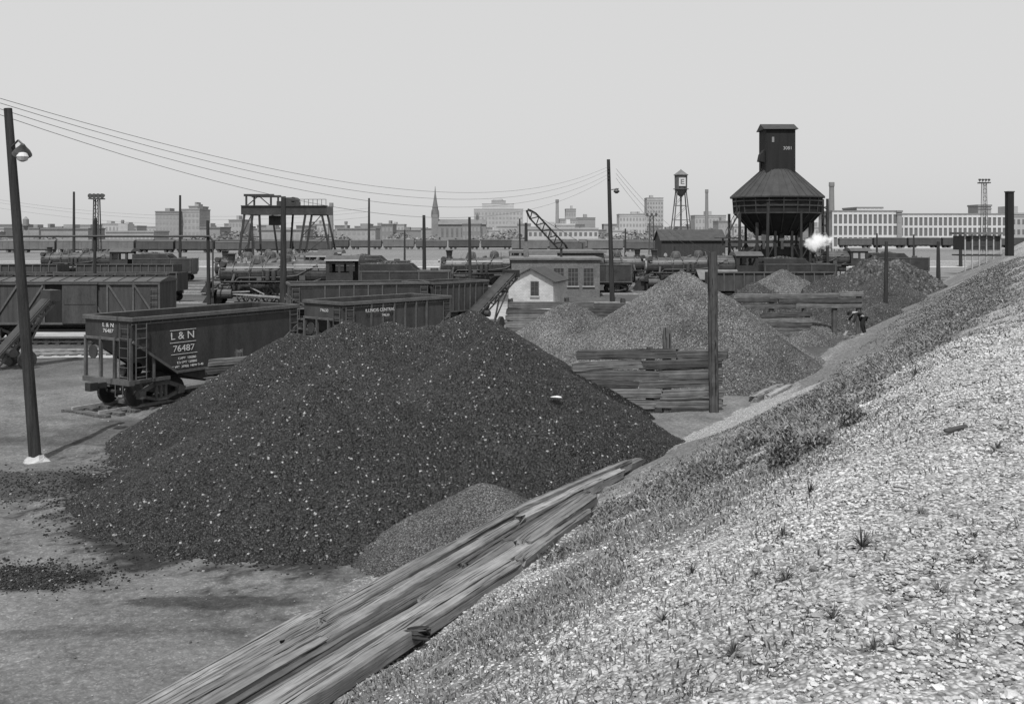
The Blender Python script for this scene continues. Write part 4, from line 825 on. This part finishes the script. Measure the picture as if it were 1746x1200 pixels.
# ---------------------------------------------------------------- skyline
def bld(name,u0,u1,vt,Y,fl,co,mi,label,cat='building',dep=25,roofbox=True,wm=None,wf=.55,hf=.5,par=None):
    w=E(u1,Y)-E(u0,Y); h=Z(vt,Y); r=root(name,(E(u0,Y),Y,0),0,None if par else label,None if par else cat,None if par else 'city skyline buildings')
    if par: r.parent=par; r.location=Vector(r.location)-par.location
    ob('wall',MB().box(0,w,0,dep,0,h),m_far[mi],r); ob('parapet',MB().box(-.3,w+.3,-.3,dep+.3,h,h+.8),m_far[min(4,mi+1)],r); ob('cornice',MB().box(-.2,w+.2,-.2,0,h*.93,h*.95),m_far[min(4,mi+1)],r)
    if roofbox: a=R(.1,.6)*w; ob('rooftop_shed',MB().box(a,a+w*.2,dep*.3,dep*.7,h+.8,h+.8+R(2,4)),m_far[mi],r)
    if fl:
        base_=None; cw=w/co; fh=h*.92/fl
        for j in range(fl):
            for i in range(co):
                loc=((i+.5)*cw,-.05,(j+.3)*fh)
                if base_ is None: base_=ob('window',MB().box(-cw*wf/2,cw*wf/2,0,.04,0,fh*hf),wm or m_farwin,r,loc)
                else: dup(base_,r,loc)
    return r
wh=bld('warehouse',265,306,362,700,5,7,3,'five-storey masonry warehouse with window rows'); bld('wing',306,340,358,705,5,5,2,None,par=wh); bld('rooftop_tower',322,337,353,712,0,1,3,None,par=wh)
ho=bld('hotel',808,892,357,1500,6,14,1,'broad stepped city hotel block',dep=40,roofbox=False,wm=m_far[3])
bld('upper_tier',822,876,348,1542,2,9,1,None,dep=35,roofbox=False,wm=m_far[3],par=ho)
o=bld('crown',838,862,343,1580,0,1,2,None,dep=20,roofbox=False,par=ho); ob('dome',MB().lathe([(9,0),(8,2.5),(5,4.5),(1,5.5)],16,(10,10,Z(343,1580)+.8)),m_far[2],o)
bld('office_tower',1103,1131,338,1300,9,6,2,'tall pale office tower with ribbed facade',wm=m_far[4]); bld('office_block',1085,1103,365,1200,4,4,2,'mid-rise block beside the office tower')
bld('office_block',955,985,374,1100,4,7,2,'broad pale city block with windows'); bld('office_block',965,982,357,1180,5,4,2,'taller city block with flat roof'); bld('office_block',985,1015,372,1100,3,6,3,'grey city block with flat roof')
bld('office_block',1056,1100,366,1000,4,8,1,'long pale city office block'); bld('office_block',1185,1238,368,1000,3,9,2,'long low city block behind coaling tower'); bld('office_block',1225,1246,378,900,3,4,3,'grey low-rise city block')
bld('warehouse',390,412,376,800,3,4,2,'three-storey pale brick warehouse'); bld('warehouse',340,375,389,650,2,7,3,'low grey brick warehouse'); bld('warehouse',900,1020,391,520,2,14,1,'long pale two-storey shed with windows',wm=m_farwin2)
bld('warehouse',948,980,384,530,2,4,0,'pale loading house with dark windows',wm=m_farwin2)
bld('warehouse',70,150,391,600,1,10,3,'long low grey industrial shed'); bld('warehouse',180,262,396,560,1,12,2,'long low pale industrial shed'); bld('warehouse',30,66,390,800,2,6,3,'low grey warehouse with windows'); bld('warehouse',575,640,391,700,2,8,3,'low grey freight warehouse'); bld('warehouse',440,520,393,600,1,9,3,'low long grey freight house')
x=-60
while x<1420:
    w=R(12,45); vt=R(382,397); Y=R(750,1250)
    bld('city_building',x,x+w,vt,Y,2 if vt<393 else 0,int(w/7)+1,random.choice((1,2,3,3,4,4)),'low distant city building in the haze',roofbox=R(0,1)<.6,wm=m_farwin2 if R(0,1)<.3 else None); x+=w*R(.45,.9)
n=40000; Yt2=rng.uniform(560,760,n); Ut=rng.uniform(-80,1500,n); Xt=(Ut-873)/F*Yt2; c3=fbm(Xt,Yt2*.3,22,200); k=c3>.52; Xt,Yt2,c3=Xt[k],Yt2[k],c3[k]
o=blades('distant_trees',Xt,Yt2,rng.random(len(Xt))*(c3-.48)*26,np.full(len(Xt),1.),np.full(len(Xt),1.3),.15+.09*rng.random(len(Xt)),m_blade,1.5); tag(o,'hazy far-off trees along the city edge','trees',kind='stuff')
Yk=900; k=Yk/F; ch=root('church',(E(742,Yk),Yk,0),0,'gothic church with tall pointed steeple','church'); zt1=Z(366,Yk)
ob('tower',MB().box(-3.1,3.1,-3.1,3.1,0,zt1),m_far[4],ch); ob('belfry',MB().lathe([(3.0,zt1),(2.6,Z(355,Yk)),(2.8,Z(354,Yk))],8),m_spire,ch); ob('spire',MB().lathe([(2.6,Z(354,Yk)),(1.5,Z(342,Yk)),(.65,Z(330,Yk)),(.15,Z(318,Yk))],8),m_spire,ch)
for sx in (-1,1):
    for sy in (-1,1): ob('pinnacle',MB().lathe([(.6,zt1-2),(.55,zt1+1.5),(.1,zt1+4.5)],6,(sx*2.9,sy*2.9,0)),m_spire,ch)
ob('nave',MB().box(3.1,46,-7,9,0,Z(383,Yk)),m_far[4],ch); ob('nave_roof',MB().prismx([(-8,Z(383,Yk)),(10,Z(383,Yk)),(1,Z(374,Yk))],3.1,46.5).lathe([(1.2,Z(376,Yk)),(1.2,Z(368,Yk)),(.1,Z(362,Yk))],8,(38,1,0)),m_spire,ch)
b0=None
for i in range(9):
    if b0 is None: b0=ob('window',MB().box(-1,1,0,.1,4,12),m_farwin2,ch,(7,-7.1,0))
    else: dup(b0,ch,(7+i*4.4,-7.1,0))
for u,vt,Y,w in ((565,347,500,3.2),(950,341,700,2.6),(1205,324,600,2.6),(1418,312,480,4.2),(209,376,700,2.4),(590,378,900,2.5),(498,380,600,1.6)):
    r=root('smokestack',(E(u,Y),Y,0),0,'tall masonry factory smokestack','smokestack','factory smokestacks'); h=Z(vt,Y); s=w*Y/F
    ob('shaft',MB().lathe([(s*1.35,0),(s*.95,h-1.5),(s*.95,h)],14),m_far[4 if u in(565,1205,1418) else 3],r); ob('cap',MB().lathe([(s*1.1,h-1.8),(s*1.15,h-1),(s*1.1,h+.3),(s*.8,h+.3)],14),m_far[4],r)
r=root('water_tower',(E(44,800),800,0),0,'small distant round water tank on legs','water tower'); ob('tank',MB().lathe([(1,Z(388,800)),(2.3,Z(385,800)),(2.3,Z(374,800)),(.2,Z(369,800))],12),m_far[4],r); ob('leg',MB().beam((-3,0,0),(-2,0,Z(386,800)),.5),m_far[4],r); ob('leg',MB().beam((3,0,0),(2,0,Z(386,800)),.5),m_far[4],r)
Yf=430
def factory(u0,u1,vt,Y,fl,co,label):
    r=bld('factory',u0,u1,vt,Y,0,1,3,label,'factory',dep=20,roofbox=False); w=E(u1,Y)-E(u0,Y); h=Z(vt,Y)
    fr=MB(); cw=w/co; fh=(h-1)/fl
    for i in range(co+1): fr.box(i*cw-.35,i*cw+.35,-.35,-.01,0,h)
    for j in range(fl+1): fr.box(0,w,-.3,-.012,j*fh+.0,j*fh+.95)
    ob('pier',fr,m_facw,r); b0=None
    for j in range(fl):
        for i in range(co):
            loc=((i+.5)*cw,-.06,j*fh+.98)
            if b0 is None: b0=ob('window',MB().box(-cw/2+.4,cw/2-.4,0,.05,0,fh-1.1),m_farwin2,r,loc)
            else: dup(b0,r,loc)
    return r
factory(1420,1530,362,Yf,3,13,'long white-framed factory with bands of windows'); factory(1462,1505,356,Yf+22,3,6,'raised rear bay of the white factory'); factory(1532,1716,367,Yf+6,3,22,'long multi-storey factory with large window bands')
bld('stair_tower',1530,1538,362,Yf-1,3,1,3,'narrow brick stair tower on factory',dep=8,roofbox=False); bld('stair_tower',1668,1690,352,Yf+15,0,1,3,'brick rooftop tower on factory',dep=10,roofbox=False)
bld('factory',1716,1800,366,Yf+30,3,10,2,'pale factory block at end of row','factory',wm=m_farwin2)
# ---------------------------------------------------------------- person
def skin(name,nodes,edges,mat,par=None):
    me=bpy.data.meshes.new(name); me.from_pydata([n[0] for n in nodes],edges,[]); me.materials.append(mat)
    o=bpy.data.objects.new(name,me); link(o,par); sm=o.modifiers.new('skin','SKIN'); 
    for i,nn in enumerate(nodes): 
        r=nn[1]; r=(r,r) if not isinstance(r,tuple) else r
        me.skin_vertices[0].data[i].radius=r; me.skin_vertices[0].data[i].use_root=(i==0)
    s=o.modifiers.new('sub','SUBSURF'); s.levels=1; s.render_levels=2; return o
N=[((.18,0,.96),(.16,.14)),((.0,0,1.12),(.15,.13)),((-.26,0,1.20),(.16,.14)),((-.41,0,1.17),.06),((-.5,0,1.10),.09),((-.56,0,1.02),.085),((-.60,0,.95),.05),
 ((-.29,-.19,1.13),.068),((-.36,-.22,.88),.052),((-.42,-.16,.64),.04),((-.29,.19,1.13),.068),((-.42,.2,.9),.052),((-.52,.12,.72),.04),
 ((.17,-.1,.88),.1),((.06,-.12,.5),.068),((.16,-.12,.1),.048),((.04,-.13,.05),.045),((-.06,-.14,.04),.03),
 ((.2,.1,.88),.1),((.24,.14,.5),.068),((.38,.15,.12),.048),((.27,.16,.05),.045),((.17,.17,.04),.03),
 ((-.45,-.14,.56),.036),((-.56,.1,.64),.036)]
ed=[(0,1),(1,2),(2,3),(3,4),(4,5),(5,6),(2,7),(7,8),(8,9),(9,23),(2,10),(10,11),(11,12),(12,24),(0,13),(13,14),(14,15),(15,16),(16,17),(0,18),(18,19),(19,20),(20,21),(21,22)]
for hb,sy in ((23,-1),(24,1)):
    b0=Vector(N[hb][0])
    for i in range(5):
        o1=b0+Vector((-.02+.012*i,.0+sy*(-.02 if i==4 else .01),-.035)); o2=o1+Vector((-.015,-sy*.02,-.03+.004*i))
        N.append((tuple(o1),.011)); N.append((tuple(o2),.009)); q=len(N); ed+=[(hb,q-2),(q-2,q-1)]
px,py=E(1466,57.5),57.5; pz=float(max(0,emb(np.array(px),np.array(py))))
per=skin('person',N,ed,m_skin); per.location=(px,py,pz); per.rotation_euler=(0,0,.12); per.scale=(1.12,)*3; tag(per,'worker in dark clothes bending over holding a shovel','person')
sh_=skin('shirt',[(a,tuple(np.array(b)*1.13) if isinstance(b,tuple) else b*1.3) for a,b in [N[i] for i in (0,1,2,7,8,9,10,11,12)]],[(0,1),(1,2),(2,3),(3,4),(4,5),(2,6),(6,7),(7,8)],m_shirt,per)
tr_=skin('trousers',[(a,tuple(np.array(b)*1.16) if isinstance(b,tuple) else b*1.35) for a,b in [N[i] for i in (0,13,14,15,18,19,20)]],[(0,1),(1,2),(2,3),(0,4),(4,5),(5,6)],m_cloth,per)
ob('hat',MB().lathe([(.17,0),(.17,.015),(.11,.02),(.1,.1),(.05,.12)],14,(0,0,0)),m_cloth,per,(-.55,0,1.15)).rotation_euler=(0,-.8,0)
s_=root('shovel',(px,py,pz),.12,'long-handled shovel held by worker','shovel'); s_.scale=(1.12,)*3; ob('handle',MB().cyl((-.36,-.12,.9),(-.72,.0,.2),.018,None,8),m_wood2,s_); ob('blade',MB().prism([(-.68,.26),(-.86,.02),(-.84,.0),(-.7,.22)],-.12,.1),m_rod,s_)
# ---------------------------------------------------------------- light, sky, camera
w=bpy.data.worlds.new('World'); S.world=w; w.use_nodes=True; n=w.node_tree.nodes; l=w.node_tree.links; bg=n['Background']
el=math.radians(60); az=math.radians(10)
dirv=Vector((math.sin(az)*math.cos(el),math.cos(az)*math.cos(el),-math.sin(el)))
sky=n.new('ShaderNodeTexSky'); sky.sky_type='NISHITA'; sky.sun_disc=False; sky.sun_elevation=el; sky.sun_rotation=math.radians(180+10); sky.dust_density=4; sky.air_density=1.5; sky.altitude=0
bw=n.new('ShaderNodeRGBToBW'); l.new(sky.outputs[0],bw.inputs[0])
p=mth(n,l,'POWER',bw.outputs[0],.07); p=mth(n,l,'MULTIPLY',p,6.3)
l.new(p,bg.inputs[0]); bg.inputs[1].default_value=.1
sl=bpy.data.lights.new('sun','SUN'); sl.energy=4.6; sl.angle=math.radians(.5); so=bpy.data.objects.new('sun',sl); C.objects.link(so); so.rotation_euler=dirv.to_track_quat('-Z','Y').to_euler()
cam=bpy.data.cameras.new('camera'); co=bpy.data.objects.new('camera',cam); C.objects.link(co); co.location=(0,0,H); co.rotation_euler=(math.pi/2,0,0)
cam.sensor_width=36; cam.lens=36*F/1746; cam.shift_y=-200/1746; cam.clip_end=20000; cam.clip_start=.1; S.camera=co
S.view_settings.view_transform='Standard'; S.view_settings.look='None'; S.view_settings.exposure=0
